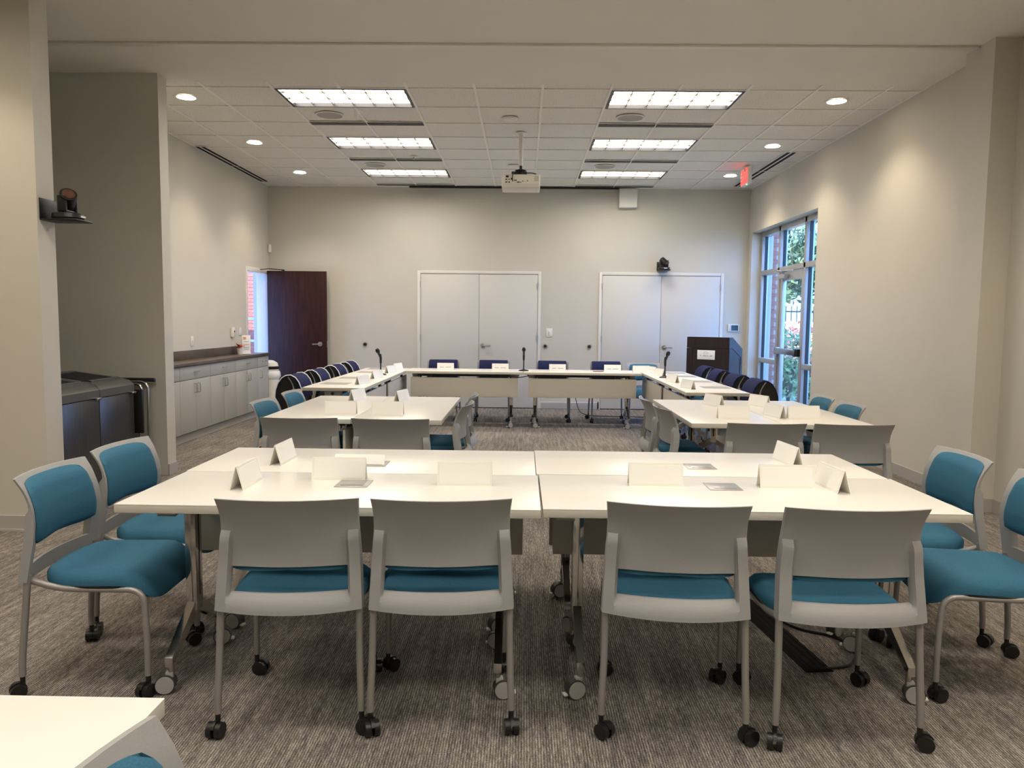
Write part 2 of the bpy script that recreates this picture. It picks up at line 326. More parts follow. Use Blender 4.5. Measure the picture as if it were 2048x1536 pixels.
# ------------------------------------------------------------------ side door, open into the room
d3 = struct(empty('door_3', (XL, 11.56, 0)), 'dark mahogany door standing open beside the left doorway', 'door')
g = MB(); g.rbox(-.17, .014, -.51, -.455, 0, 2.15, .004); g.rbox(-.17, .014, .43, .50, 0, 2.15, .004); g.rbox(-.17, .014, -.455, .43, 2.085, 2.15, .004)
g.build('door_frame', 'trimw', d3, 40)
lf = bx('door_leaf', 'maho', .02, .95, .37, .413, .012, 2.135, d3, .003)
g = MB(); g.cyl((.845, .37, 1.0), (.845, .358, 1.0), .036, 20); g.cyl((.845, .358, 1.0), (.845, .315, 1.0), .012); g.tube(fillet([(.845, .32, 1.0), (.82, .315, 1.0), (.735, .32, .996)], .02), .010)
g.build('lever_handle', 'steel', lf, 40)
bx('latch', 'steel', .9505, .952, .38, .403, .95, 1.05, lf)
g = MB(); g.tube([(-.02, .06, 2.13), (.13, .17, 2.155), (.28, .345, 2.15)], .007); g.cyl((-.02, .06, 2.10), (-.02, .06, 2.14), .012); g.rbox(.265, .30, .33, .37, 2.12, 2.155, .003); g.build('closer_arm', 'blackm', d3, 40)
for z in (.3, 1.1, 1.9): MB().cyl((.012, .42, z - .06), (.012, .42, z + .06), .009, 10).build('hinge', 'steel', d3, 40)

# ------------------------------------------------------------------ glazed exit in the right wall
wn = struct(empty('window_1', (3.66, 10.6, 0)), 'tall aluminium framed glazing with exit door in right wall', 'window')
def wbox(name, y0, y1, z0, z1, m='alum', x0=0., x1=.11, parent=wn, r=.003): return bx(name, m, x0, x1, y0 - 10.6, y1 - 10.6, z0, z1, parent, r)
for y0, y1 in ((11.88, 11.95), (11.05, 11.12), (10.04, 10.11), (9.32, 9.39)): wbox('mullion', y0, y1, 0, 2.79)
wbox('head_rail', 9.39, 11.88, 2.72, 2.79); wbox('transom', 9.39, 11.88, 2.13, 2.20)
for y0, y1 in ((11.12, 11.88), (9.39, 10.04)):
    wbox('sill_rail', y0, y1, 0, .10); wbox('mid_rail', y0, y1, .80, .87)
    for z0, z1 in ((.10, .80), (.87, 2.13), (2.20, 2.72)): wbox('pane', y0, y1, z0, z1, 'glass', .085, .091, r=0)
wbox('pane', 10.11, 11.05, 2.20, 2.72, 'glass', .085, .091, r=0)
for y, z0, z1 in ((11.875, .10, .80), (11.875, .87, 2.13), (11.875, 2.20, 2.72), (11.045, 2.20, 2.72), (10.035, .10, .80), (10.035, .87, 2.13), (10.035, 2.20, 2.72)): wbox('black_strip', y - .006, y + .004, z0, z1, 'blackp', .045, .085, r=0)  # thin black strips on the mullion sides, inward of the panes
gd = struct(empty('door_4', (3.66, 10.58, 0)), 'aluminium framed glass exit door with push bar', 'door')
def dbox(name, y0, y1, z0, z1, m='alum', x0=.02, x1=.07, parent=gd, r=.003): return bx(name, m, x0, x1, y0, y1, z0, z1, parent, r)
dbox('door_stile', -.465, -.375, .01, 2.12); dbox('door_stile', .375, .465, .01, 2.12); dbox('door_rail', -.375, .375, 2.0, 2.12); dbox('door_rail', -.375, .375, .01, .25)
dbox('pane', -.375, .375, .25, 2.0, 'glass', .042, .048, r=0)
pb = dbox('push_bar', -.40, .42, .97, 1.05, 'steel', -.055, -.005, r=.01); dbox('bar_end', -.43, -.33, .96, 1.06, 'blackp', -.05, .02, pb, r=.006); dbox('bar_end', .38, .45, .96, 1.06, 'steel', -.05, .02, pb, r=.006)
cl = dbox('door_closer', .12, .40, 2.03, 2.09, 'alum', -.045, .02, r=.006)
MB().tube([(-.03, .2, 2.1), (-.16, .05, 2.12), (-.01, -.12, 2.12)], .008).build('closer_arm', 'alum', cl, 40)

# ------------------------------------------------------------------ outside, seen through the exit and the side door
struct(bx('ground_outside', 'ground', 3.86, 40, -6, 45, -.14, -.04), 'sunlit ground outside the glazed exit', 'ground')
struct(bx('path_outside', 'concrete', -30, XL - .17, 4.9, 45, -.14, -.02), 'pale paving outside the side door', 'ground')
def bricks(name, x0, y0, n_x, n_z, along, lab, thick=.10):
    r = empty(name, (x0, y0, 0), 0, lab, 'brick wall'); L_ = .203; Hh = .0677
    if along == 'x': MB().box(0, n_x*L_, .012, thick, 0, n_z*Hh).build('mortar_bed', 'mortar', r); bm_ = MB().box(.004, L_ - .004, 0, thick - .01, .004, Hh - .004).mesh('brick', 'brick')
    for j in range(n_z):
        for i in range(n_x): put('brick', bm_, r, (i*L_ + (0 if j % 2 else -.05), 0, j*Hh))
    return r
bricks('brick_pier', 3.97, 12.6, 1, 45, 'x', 'red brick pier outside the glazed exit')
bricks('brick_wall', -6.0, 14.3, 7, 40, 'x', 'sunlit red brick wall outside the side door')
hr = empty('handrail', (-5.2, 13.9, 0), 0, 'grey horizontal handrail in front of outdoor brick wall', 'handrail')
for z in (.98, 1.38): bx('rail', 'bluegrey', -1.2, .9, -.02, .02, z - .02, z + .02, hr)
for x in (-1.0, .8): bx('post', 'bluegrey', x, x + .04, -.02, .02, -.02, 1.4, hr)
cn = empty('canopy', (-5.3, 10.0, 2.5), 0, 'pale blue-grey canopy over the walk, added to keep sun out of the side door', 'canopy')
bx('fascia', 'bluegrey', -1.1, 1.09, 2.75, 2.9, -.02, .30, cn); bx('canopy_roof', 'bluegrey', -1.1, 1.09, -3.5, 2.75, .0, .2, cn)  # roof added and sized to block the sun from the doorway
for y in (-3.3, 2.75): bx('column', 'bluegrey', -1.1, -.98, y, y + .12, -2.52, 0, cn)
def foliage(name, c, rad, n, m, lab, cat='bush', trunk=0, leaf=.07):
    r = empty(name, (c[0], c[1], -.04), 0, lab, cat); g = MB(); rnd = random.Random(hash(name + str(c)) % 1000)
    rnd = random.Random(int(c[0]*100 + c[1]*7 + n))
    lobes = [(rnd.uniform(-.55, .55)*rad[0], rnd.uniform(-.55, .55)*rad[1], rnd.uniform(-.55, .6)*rad[2], rnd.uniform(.35, .6)) for _ in range(9)]
    for i in range(n):
        l = lobes[i % 9]; d = Vector((rnd.gauss(0, 1), rnd.gauss(0, 1), rnd.gauss(0, 1))).normalized()*rnd.uniform(.7, 1.05)*l[3]
        p = Vector((l[0] + d.x*rad[0], l[1] + d.y*rad[1], c[2] + l[2] + d.z*rad[2]))
        if p.z < .03: continue
        a = Vector((rnd.gauss(0, 1), rnd.gauss(0, 1), rnd.gauss(0, 1))).normalized(); b_ = a.orthogonal().normalized(); s = leaf*rnd.uniform(.6, 1.3)
        g.add([p - a*s, p + b_*s*.5, p + a*s, p - b_*s*.5], [(0, 1, 2, 3)])
    f = g.build('foliage', m, r); f['kind'] = 'stuff'
    g = MB(); top = c[2]
    for k in range(1 if trunk else 5):
        t = rnd.uniform(0, 2*PI); e = Vector((math.cos(t), math.sin(t), 0))*(.1 if trunk else .5)*rad[0]
        g.tube([(0, 0, 0), (e.x*.3, e.y*.3, top*.5), (e.x, e.y, top)], trunk or .02, 7)
    g.build('trunk' if trunk else 'stem', 'bark', r, 40); return r
foliage('flowering_bush', (6.15, 16.3, .95), (.95, .95, .70), 1500, 'bloom', 'pink and orange flowering bush outside the exit door', leaf=.07)
foliage('flowering_bush', (5.85, 14.3, 1.0), (.5, .5, .5), 700, 'bloom', 'smaller pink flowering bush at right of the glazing', leaf=.06)
foliage('leafy_shrub', (4.75, 13.6, .75), (.45, .6, .62), 900, 'leafy', 'yellow-green leafy shrub beside the brick pier', leaf=.06)
foliage('leafy_shrub', (5.2, 15.4, .35), (.5, .5, .42), 1000, 'leaf', 'low green shrub under the flowering bush', leaf=.06)
foliage('leafy_shrub', (4.6, 12.2, .30), (.3, .5, .38), 600, 'leafy', 'low yellow-green shrub just outside the glass', leaf=.05)
foliage('garden_tree', (8.0, 21.0, 3.6), (2.0, 2.0, 1.8), 2600, 'leaf', 'tall green tree right behind the iron fence', 'tree', .12, .13)
foliage('garden_tree', (6.9, 25.5, 4.6), (1.6, 1.6, 1.8), 1800, 'leafy', 'pale green tree seen through the upper left pane', 'tree', .10, .12)
foliage('garden_tree', (11.6, 29.0, 3.0), (2.6, 2.0, 2.5), 2600, 'leaf', 'wide dark green tree farthest behind the fence', 'tree', .14, .16)
fn = empty('iron_fence', (4.4, 18.2, -.04), 0, 'black iron picket fence behind the flowering bushes', 'fence')
g = MB()
for z in (.25, 1.45, 1.7): g.box(0, 7, -.015, .015, z, z + .035)
g.build('fence_rail', 'iron', fn)
pk = MB().box(-.009, .009, -.009, .009, 0, 1.85).mesh('picket', 'iron')
for i in range(54): put('picket', pk, fn, (i*.13, 0, 0))

# ------------------------------------------------------------------ lights in the ceiling
def troffer_proto():
    r = empty('ceiling_light', (0, 0, 0)); w = T - .014; d = T/2 - .012; g = MB()
    for x0, x1, y0, y1 in ((-w, w, -d, -d + .022), (-w, w, d - .022, d), (-w, -w + .024, -d, d), (w - .024, w, -d, d)): g.box(x0, x1, y0, y1, -.006, .045)
    g.build('light_frame', 'blackm', r)
    MB().add([(-w + .014, -d + .014, .032), (w - .014, -d + .014, .032), (w - .014, d - .014, .032), (-w + .014, d - .014, .032)], [(0, 3, 2, 1)]).build('diffuser', 'panel', r)
    MB().box(-w, w, -d, d, .046, .09).build('light_housing', 'grid', r)
    g = MB()
    for k in range(1, 6): x = -w + 2*w*k/6; g.box(x - .0045, x + .0045, -d + .014, d - .014, .014, .030)
    for k in range(1, 3): y = -d + 2*d*k/3; g.box(-w + .014, w - .014, y - .0045, y + .0045, .014, .030)
    g.build('louvre', 'louv', r); return r
tp = troffer_proto(); first = True
rown = {0: 'nearest', 1: 'middle', 2: 'farthest'}
for side, cx in (('left', -1.68), ('right', 1.3676)):
    for k in range(3):
        o = tp if first else tree(tp); first = False; o.location = (cx, Y0 + T/2 + 3*T*k, ZC)
        tag(o, '%s recessed panel light in the %s ceiling row' % (rown[k], side), 'ceiling light', 'recessed panel lights')
for i, (cx, cy) in enumerate(((-1.68, 3.65), (1.3676, 3.65), (-1.68, 1.82), (1.3676, 1.82), (-1.68, -.01), (1.3676, -.01), (-1.68, -1.84), (1.3676, -1.84))):
    o = tree(tp); o.location = (cx, cy, ZC - .05)
    tag(o, 'overhead panel light out of view, %s' % ('left above the front tables', 'right above the front tables', 'left above the bottom left table', 'right of the bottom left table', 'left above the viewer', 'right above the viewer', 'left behind the viewer', 'right behind the viewer')[i], 'ceiling light', 'panel lights overhead outside the picture')
def downlight(x, y, lab, grp='round recessed downlights', power=DOWN, z=ZC):
    r = empty('downlight', (x, y, z), 0, lab, 'downlight', grp); g = MB()
    g.ring([(.100, -.005), (.100, .0), (.086, .003), (.085, -.005)], 32); g.build('trim_ring', 'white', r, 40)
    MB().cyl((0, 0, -.004), (0, 0, -.002), .085, 32).build('lens', 'lens', r)
    l = bpy.data.lights.new('downlight_lamp', 'SPOT'); l.energy = power; l.spot_size = math.radians(118); l.spot_blend = .55; l.shadow_soft_size = .06; l.color = (1.0, .80, .58)
    lo = bpy.data.objects.new('downlight_lamp', l); C.objects.link(lo); lo.parent = r; lo.location = (0, 0, .07); MB().ring([(.093, .004), (.093, .16), (.088, .16), (.087, .004)], 24).build('can', 'white', r, 40); return r
for k in range(3):
    downlight(-3.205, Y0 + T/2 + 3*T*k, '%s round downlight near the left wall' % rown[k]); downlight(2.895, Y0 + T/2 + 3*T*k, '%s round downlight near the right wall' % rown[k])
for x, y, l_ in ((-3.55, 4.15, 'by the left wall end'), (-4.9, 4.1, 'at the far left'), (2.9, 4.2, 'by the right pillar'), (2.9, 1.9, 'beside the viewer on the right'), (-3.5, 1.9, 'beside the viewer on the left')): downlight(x, y, 'overhead round downlight out of view, ' + l_, 'downlights overhead outside the picture', z=ZC - .16)
def slot(x0, x1, y0, y1, lab, n, axis):
    r = empty('slot_diffuser', ((x0 + x1)/2, (y0 + y1)/2, ZC), 0, lab, 'air diffuser', 'slot air diffusers'); w = (x1 - x0)/2; d = (y1 - y0)/2
    MB().box(-w, w, -d, d, -.006, .002).build('diffuser_frame', 'grid', r)
    for k in range(n):
        for h in (-1, 1):
            if axis == 'x': c = -d + 2*d*(k + .5)/n; e = d/n*.68; g = MB().box(*((-w + .01, -.006) if h < 0 else (.006, w - .01)), c - e, c + e, -.0075, -.005)
            else: c = -w + 2*w*(k + .5)/n; e = w/n*.62; g = MB().box(c - e, c + e, *((-d + .01, -.012) if h < 0 else (.012, d - .01)), -.0075, -.005)
            g.build('air_slot', 'dark', r)
    return r
for k, nm in enumerate(('nearest', 'middle', 'farthest')):
    for side, x in (('left', -2.29), ('right', .758)):
        y = Y0 + T*(2 + 3*k); slot(x, x + 2*T, y - .062, y + .062, '%s crosswise slot diffuser between %s panel lights' % (nm, side), 3 if k < 2 else 2, 'x')
slot(-4.025, -3.885, 9.38, 11.70, 'long slot diffuser along the left wall', 2, 'y'); slot(3.155, 3.295, 9.45, 11.80, 'long slot diffuser beside the exit sign', 2, 'y')
for x, y, lab in ((-2.0, 7.92, 'round speaker grille behind the nearest left panel light'), (1.06, 7.94, 'round speaker grille behind the nearest right panel light'),
                  (-2.02, 10.42, 'round speaker grille before the farthest left panel light'), (1.06, 10.41, 'round speaker grille before the farthest right panel light')):
    r = empty('ceiling_speaker', (x, y, ZC), 0, lab, 'speaker', 'ceiling speakers'); MB().lathe([(.0, -.010), (.125, -.008), (.13, 0)], 28).build('grille', 'spk', r, 40); MB().ring([(.13, -.009), (.14, -.008), (.142, 0), (.13, 0)], 28).build('rim', 'grid', r, 40)
for x, y, lab in ((-.16, 8.0, 'white round detector in front of the projector pole'), (-.15, 10.4, 'white round detector behind the projector')):
    r = empty('smoke_detector', (x, y, ZC), 0, lab, 'detector', 'ceiling detectors'); MB().lathe([(0, -.028), (.055, -.026), (.075, -.012), (.078, 0)], 24).build('cover', 'white', r, 40); MB().ring([(.055, -.010), (.082, -.008), (.084, 0), (.055, 0)], 24).build('base_ring', 'grid', r, 40)
r = empty('sprinkler_head', (-1.42, 9.87, ZC), 0, 'small white sprinkler head between left panel lights', 'sprinkler'); MB().lathe([(.0, -.006), (.05, -.004), (.052, 0)], 20).build('escutcheon', 'white', r, 40); MB().lathe([(.0, -.035), (.022, -.034), (.022, -.03), (.008, -.028), (.008, 0)], 14).build('deflector', 'steel', r, 40)
# projector
pj = empty('projector', (-.05, 8.6, ZC), 0, 'white projector hanging upside down from a ceiling pole', 'projector')
MB().lathe([(.06, -.012), (.06, -.002), (.03, 0)], 20).build('ceiling_flange', 'white', pj, 40); MB().cyl((0, 0, -.005), (0, 0, -.36), .024, 16).build('pole', 'white', pj, 40)
MB().cyl((0, 0, -.36), (0, 0, -.42), .016, 14).build('pole_joint', 'blackm', pj, 40)
g = MB(); g.lathe([(.02, -.44), (.05, -.435), (.065, -.41), (.02, -.395)], 16); g.rbox(-.10, .07, -.06, .06, -.475, -.43, .008); g.box(-.185, .15, -.012, .012, -.478, -.462); g.box(-.02, .02, -.11, .11, -.478, -.462); g.build('mount_bracket', 'blackm', pj, 40)
b_ = MB().rbox(-.205, .215, -.16, .17, -.625, -.478, .014, 3).build('body', 'projw', pj, 40)
bx('port_panel', 'ivory', -.195, .205, -.1625, -.159, -.578, -.49, b_, 0)
for x, z, w, h in ((-.165, -.535, .02, .012), (-.13, -.535, .012, .012), (-.105, -.53, .016, .02), (-.07, -.545, .03, .01), (-.04, -.565, .03, .01), (-.165, -.565, .02, .012), (-.13, -.565, .014, .014), (.02, -.555, .012, .01), (.07, -.55, .01, .01), (-.005, -.565, .012, .008), (-.16, -.505, .03, .022)): bx('port', 'blackp', x, x + w, -.165, -.1622, z - h/2, z + h/2, b_)
for k in range(5): bx('vent_slit', 'paper', .15, .195, -.164, -.1622, -.55 + k*.011, -.546 + k*.011, b_)
bx('lens_trim', 'blackp', -.15, -.03, .168, .178, -.61, -.50, b_)
MB().tube(fillet([(.02, -.02, -.44), (.13, -.10, -.455), (.17, -.12, -.47)], .05), .006).build('cable', 'blackp', pj, 40)
MB().tube(fillet([(-.03, -.03, -.45), (-.075, -.15, -.455), (-.09, -.185, -.50), (-.085, -.175, -.56)], .05), .005).build('cable', 'blackp', pj, 40)
# screen slot and wall box
tag(bx('projection_screen', 'blackm', -1.80, 1.46, YF - .10, YF - .03, ZC - .022, ZC - .003), 'thin dark slot of the recessed projection screen above far wall', 'screen slot')
r = empty('wall_speaker', (1.605, YF, 3.165), 0, 'square white speaker box high on the far wall', 'speaker'); MB().rbox(-.14, .14, -.10, 0, 0, .29, .008).build('cabinet', 'white', r, 40); MB().box(-.13, .13, -.103, -.10, .01, .28).build('grille', 'spk', r); r.children[1].data.materials[0] = M['white']
# exit sign
ex = empty('exit_sign', (2.94, 10.35, ZC), 0, 'red lettered exit sign under the ceiling near right wall', 'exit sign')
MB().rbox(-.025, .03, -.16, .16, -.245, -.02, .006).build('housing', 'white', ex, 40); MB().box(-.02, .02, -.05, .05, -.02, 0).build('canopy', 'white', ex)
MB().box(-.029, -.025, -.15, .15, -.23, -.035).build('face_plate', 'red', ex)
cu = bpy.data.curves.new('exit_text', 'FONT'); cu.body = 'EXIT'; cu.size = .15; cu.align_x = 'CENTER'; cu.align_y = 'CENTER'; cu.extrude = .002
to = bpy.data.objects.new('tmp', cu); C.objects.link(to); dg = bpy.context.evaluated_depsgraph_get(); tm = bpy.data.meshes.new_from_object(to.evaluated_get(dg)); bpy.data.objects.remove(to)
tm.materials.clear(); tm.materials.append(M['white']); lt = put('lettering', tm, ex, (-.031, 0, -.13)); lt.rotation_euler = (PI/2, 0, -PI/2)
MB().cyl((-.02, -.10, -.245), (-.02, -.10, -.255), .008).build('indicator_lamp', 'green', ex)
for s in (-1,): MB().cyl((-.055, .10*s - .02, -.03), (-.055, .10*s - .02, -.09), .012).build('test_lamp', 'white', ex, 40)

# ------------------------------------------------------------------ small things on the walls
r = empty('motion_sensor', (-4.0, YF - .03, 2.49), math.radians(-45), 'white motion sensor high in the far left corner', 'sensor'); MB().rbox(-.035, .035, -.05, 0, -.065, .065, .016, 3).build('housing', 'white', r, 40); MB().rbox(-.024, .024, -.053, -.045, -.045, .0, .006).build('lens', 'ivory', r, 40)
for x, lab in ((-2.52, 'round metal door stop on the far wall beside the mahogany door'), (.35, 'round metal door stop below the wall switch'), (1.05, 'round metal door stop left of the right closet doors')):
    r = empty('door_stop', (x, YF, 1.0), 0, lab, 'door stop', 'wall door stops'); g = MB(); g.cyl((0, 0, 0), (0, -.012, 0), .034, 20); g.build('flange', 'steel', r, 40); MB().cyl((0, -.012, 0), (0, -.03, 0), .022, 16).build('bumper', 'blackp', r, 40)
def plate(name, loc, rz, w, h, lab, cat, m='white', kind='switch'):
    r = empty(name, loc, rz, lab, cat); MB().rbox(-w/2, w/2, -.008, 0, -h/2, h/2, .003).build('cover_plate', m, r, 40)
    if kind == 'switch': MB().rbox(-.016, .016, -.012, -.008, -.032, .032, .002).build('rocker', 'ivory', r, 40); MB().box(-.004, .004, -.0135, -.012, -.012, .012).build('indicator', 'ink', r)
    if kind == 'outlet':
        for s in (-1, 1): MB().rbox(-.016, .016, -.010, -.008, s*.022 - .014, s*.022 + .014, .003).build('socket', 'ivory', r, 40)
    return r
plate('light_switch', (.41, YF, 1.215), 0, .10, .135, 'white wall switch between the two closet doors', 'switch')
plate('light_switch', (XL, 9.22, 1.11), PI/2, .075, .12, 'white wall switch at left above the counter', 'switch')
plate('wall_plate', (XL, 10.82, 1.21), PI/2, .12, .115, 'blank white wall plate above the standing sign', 'wall plate', kind='none')
plate('wall_outlet', (XR, 8.05, .46), -PI/2, .075, .12, 'white outlet low on the right wall', 'outlet', kind='outlet')
r = empty('wall_thermostat', (XL, 10.49, 1.20), PI/2, 'cream wall control with dark button above the counter', 'thermostat'); MB().rbox(-.05, .05, -.035, 0, -.065, .065, .006).build('housing', 'ivory', r, 40); MB().cyl((.015, -.035, .01), (.015, -.038, .01), .014).build('button', 'blackp', r, 40)
r = empty('control_panel', (3.315, YF, 1.32), 0, 'small wall control panel with dark screen above the lectern', 'control panel'); MB().rbox(-.085, .085, -.022, 0, -.058, .058, .005).build('housing', 'white', r, 40); MB().box(-.035, .072, -.0235, -.022, -.042, .042).build('screen', 'screen', r); MB().box(-.05, -.043, -.0235, -.022, -.05, .05).build('bezel_strip', 'steel', r)
r = empty('wall_vent', (.745, YF, 0), 0, 'low grey return air grille in the far wall between closets', 'vent'); MB().box(-.47, .47, -.022, -.0125, .005, .115).build('vent_frame', 'trimw', r)
for k in range(6): MB().box(-.45, .45, -.026, -.022, .018 + k*.015, .026 + k*.015).build('slat', 'base', r)
def ptz(name, loc, rz, lab, aim):
    r = empty(name, loc, rz, lab, 'camera')      # local: wall is at +y, camera looks towards -y
    g = MB(); g.rbox(-.09, .09, -.006, 0, -.005, .13, .003); g.rbox(-.09, .09, -.24, 0, -.012, 0, .005); g.build('bracket', 'blackm', r, 40)
    b_ = MB(); b_.lathe([(.0, .0), (.085, 0), (.095, .012), (.09, .038), (.055, .048), (0, .05)], 24, (0, -.13)); bo = b_.build('camera_base', 'blackp', r, 40)
    bx('logo_mark', 'white', -.015, .035, -.2265, -.222, .015, .026, bo)
    g = MB(); g.rbox(-.066, -.05, -.16, -.10, .045, .15, .006); g.rbox(.05, .066, -.16, -.10, .045, .15, .006); g.rbox(-.066, .066, -.155, -.105, .045, .06, .006); g.build('yoke', 'blackp', r, 40)
    h = MB().cyl((0, .055, 0), (0, -.06, 0), .05, 22).build('camera_head', 'blackp', r, 40, (0, -.13, .125)); MB().cyl((0, -.06, 0), (0, -.064, 0), .038, 22).build('lens', 'bronze', h, 40)
    h.rotation_euler = aim; return r
ptz('conference_camera', (-3.08, 4.94, 2.02), PI/2, 'black pan-tilt camera on bracket at the left wall end', (math.radians(-35), 0, math.radians(-50)))
ptz('conference_camera', (2.175, YF, 2.21), 0, 'black pan-tilt camera above the right closet doors', (math.radians(35), 0, math.radians(40)))

# ------------------------------------------------------------------ cabinets along the left wall (fronts face +x)
XF = -3.735
def pull(parent, x, y, z, vert, l=.10):
    if vert: p = [(x, y, z - l/2), (x + .03, y, z - l/2), (x + .03, y, z + l/2), (x, y, z + l/2)]
    else: p = [(x, y - l/2, z), (x + .03, y - l/2, z), (x + .03, y + l/2, z), (x, y + l/2, z)]
    return MB().tube(fillet(p, .012), .0048, 8).build('handle', 'steel', parent, 40)
units = [(7.38, 8.2, 'partly hidden by the alcove wall'), (8.2, 9.02, 'first full one beyond the alcove wall'), (9.02, 9.83, 'in the middle of the run'), (9.83, 10.65, 'below the potted flower'), (10.65, 11.07, 'narrow one at the doorway end')]
for i, (a, c, lab) in enumerate(units):
    r = empty('base_cabinet', (XF, (a + c)/2, 0), 0, 'grey base cabinet with drawer, ' + lab, 'cabinet', 'grey base cabinets'); h = (c - a)/2
    MB().box(XL - XF + .002, -.02, -h + .001, h - .001, .10, .855).build('body', 'cabk', r); MB().box(XL - XF + .002, -.05, -h + .001, h - .001, 0, .10).build('toe_kick', 'cab', r)
    d = MB().rbox(-.02, 0, -h + .003, h - .003, .705, .85, .0015).build('drawer', 'cab', r, 40); pull(d, 0, 0 if i < 4 else .02, .785, False, .09)
    parts = ((-h, 0, -.045), (0, h, .045)) if i < 4 else ((-h, h, -.12),)
    for y0, y1, hy in parts: q = MB().rbox(-.02, 0, y0 + .002, y1 - .002, .11, .699, .0015).build('door', 'cab', r, 40); pull(q, 0, hy, .60, True, .10)
bx('end_panel', 'cab', XL - XF + .002, 0, .2105, .2295, .0, .855, r)
r = empty('countertop', (XF, 9.2, .857), 0, 'dark mottled laminate counter with low backsplash', 'countertop')
MB().rbox(XL - XF + .002, .022, -1.9, 1.90, 0, .038, .004).build('worktop', 'lam', r, 40); MB().rbox(XL - XF + .002, XL - XF + .022, -1.9, 1.53, .038, .145, .003).build('backsplash', 'lam', r, 40)
ZT = .895
r = empty('potted_flower', (-3.92, 10.47, ZT), 0, 'small white pot with coral flower and a green leaf', 'plant')
MB().lathe([(0, 0), (.034, 0), (.042, .085), (.036, .085), (.033, .07), (0, .07)], 18).build('pot', 'pot', r, 40)
g = MB(); rnd = random.Random(3)
for k in range(16):
    t = 2*PI*k/8 + .2*(k > 7); rr_ = .03 if k > 7 else .055; z = .125 if k > 7 else .11
    g.add([(0, 0, z - .01), (rr_*math.cos(t - .35), rr_*math.sin(t - .35), z), (rr_*1.25*math.cos(t), rr_*1.25*math.sin(t), z + .012), (rr_*math.cos(t + .35), rr_*math.sin(t + .35), z)], [(0, 1, 2, 3)])
g.lathe([(0, .09), (.03, .10), (.035, .12), (.015, .135), (0, .138)], 12); g.build('flower', 'petal', r, 40)
g = MB(); g.add([(0, 0, .09), (-.02, -.05, .13), (-.02, -.10, .16), (.02, -.055, .125)], [(0, 1, 2, 3)]); g.tube([(0, 0, .07), (0, -.01, .10)], .004, 6); g.build('leaf', 'leaf', r)
r = empty('standing_sign', (-3.90, 10.66, ZT), math.radians(38), 'upright white printed notice in stand on the counter', 'sign')
MB().rbox(-.06, .06, -.004, .004, 0, .26, .002).build('notice', 'card', r, 40); MB().box(-.06, .06, -.03, .03, 0, .005).build('stand_foot', 'card', r)
n = r.children[0]; MB().box(-.045, -.005, -.0048, -.004, .20, .235).build('print', 'orange', n)
for z, w, m in ((.168, .035, 'ink'), (.125, .04, 'pink'), (.085, .04, 'ink'), (.06, .03, 'ink')): MB().box(-w, w, -.0048, -.004, z, z + .008).build('print', m, n)
r = empty('waste_bin', (-3.75, 11.22, 0), 0, 'slim beige bin with white liner at the end of the cabinets', 'bin')
MB().lathe([(0, 0), (.10, 0), (.125, .58), (.115, .58), (.10, .02)], 20).build('bin_body', 'ivory', r, 40); g = MB(); g.ring([(.126, .50), (.15, .54), (.14, .60), (.130, .62), (.114, .60), (.112, .52)], 14); g.build('liner', 'bag', r, 60)
g = MB(); g.lathe([(.112, .60), (.125, .66), (.10, .74), (.04, .775), (0, .78)], 20); g.build('lid', 'ivory', r, 40); MB().ring([(.122, .645), (.13, .655), (.13, .68), (.118, .69), (.108, .66)], 20).build('lid_band', 'blackp', r, 40)

# ------------------------------------------------------------------ alcove: recycling bins and a folded chair
def recycle(y0, y1, lab, decal):
    r = empty('recycling_bin', (-3.30, (y0 + y1)/2, 0), 0, lab, 'bin', 'recycling bins'); h = (y1 - y0)/2 - .004
    MB().rbox(-.60, 0, -h, h, .0, .765, .006).build('bin_body', 'bin', r, 40)
    poly = [(-.60, .77), (-.60, .93), (-.52, .94), (-.10, .885), (-.03, .865), (.004, .83), (.004, .77)]
    t_ = MB().prism(poly, lambda a, c: (a, -h, c), lambda a, c: (a, h, c)).build('bin_top', 'bintop', r, 30)
    g = MB(); g.hexa([(-.46, -h + .06, .905), (-.10, -h + .06, .860), (-.10, h - .06, .860), (-.46, h - .06, .905), (-.46, -h + .06, .936), (-.10, -h + .06, .889), (-.10, h - .06, .889), (-.46, h - .06, .936)]); g.build('throw_opening', 'dark', t_)
    g = MB()
    for a, c in ((-.47, -.45), (-.11, -.09)): g.hexa([(a, -h + .05, .90), (c, -h + .05, .88), (c, h - .05, .88), (a, h - .05, .90), (a, -h + .05, .942 if a < -.3 else .897), (c, -h + .05, .94 if a < -.3 else .894), (c, h - .05, .94 if a < -.3 else .894), (a, h - .05, .942 if a < -.3 else .897)])
    g.build('opening_rim', 'bintop', t_)
    if decal: MB().hexa([(-.58, -.12, .936), (-.49, -.12, .941), (-.49, .12, .941), (-.58, .12, .936), (-.58, -.12, .9375), (-.49, -.12, .9425), (-.49, .12, .9425), (-.58, .12, .9375)]).build('decal', 'purple', t_)
    MB().rbox(0, .03, h - .075, h - .01, .755, .775, .005).build('door_catch', 'chrome', r, 40)
    return r
recycle(5.32, 5.85, 'dark steel recycling bin nearer the left wall end', False); recycle(5.85, 6.38, 'dark steel recycling bin with decal beside the folded chair', True)
r = empty('folded_chair', (-3.24, 6.50, 0), 0, 'folded chair of chrome tube leaning beside the recycling bins', 'chair')
for dx, dy in ((0, .02), (-.05, -.02)): MB().tube(fillet([(-.34 + dx, dy - .02, 0), (-.33 + dx, dy, .84 + dx*.3), (-.01 + dx*.6, dy, .84 + dx*.3), (.0 + dx*1.6, dy - .03, 0)], .07), .011).build('frame_tube', 'chrome', r, 40)
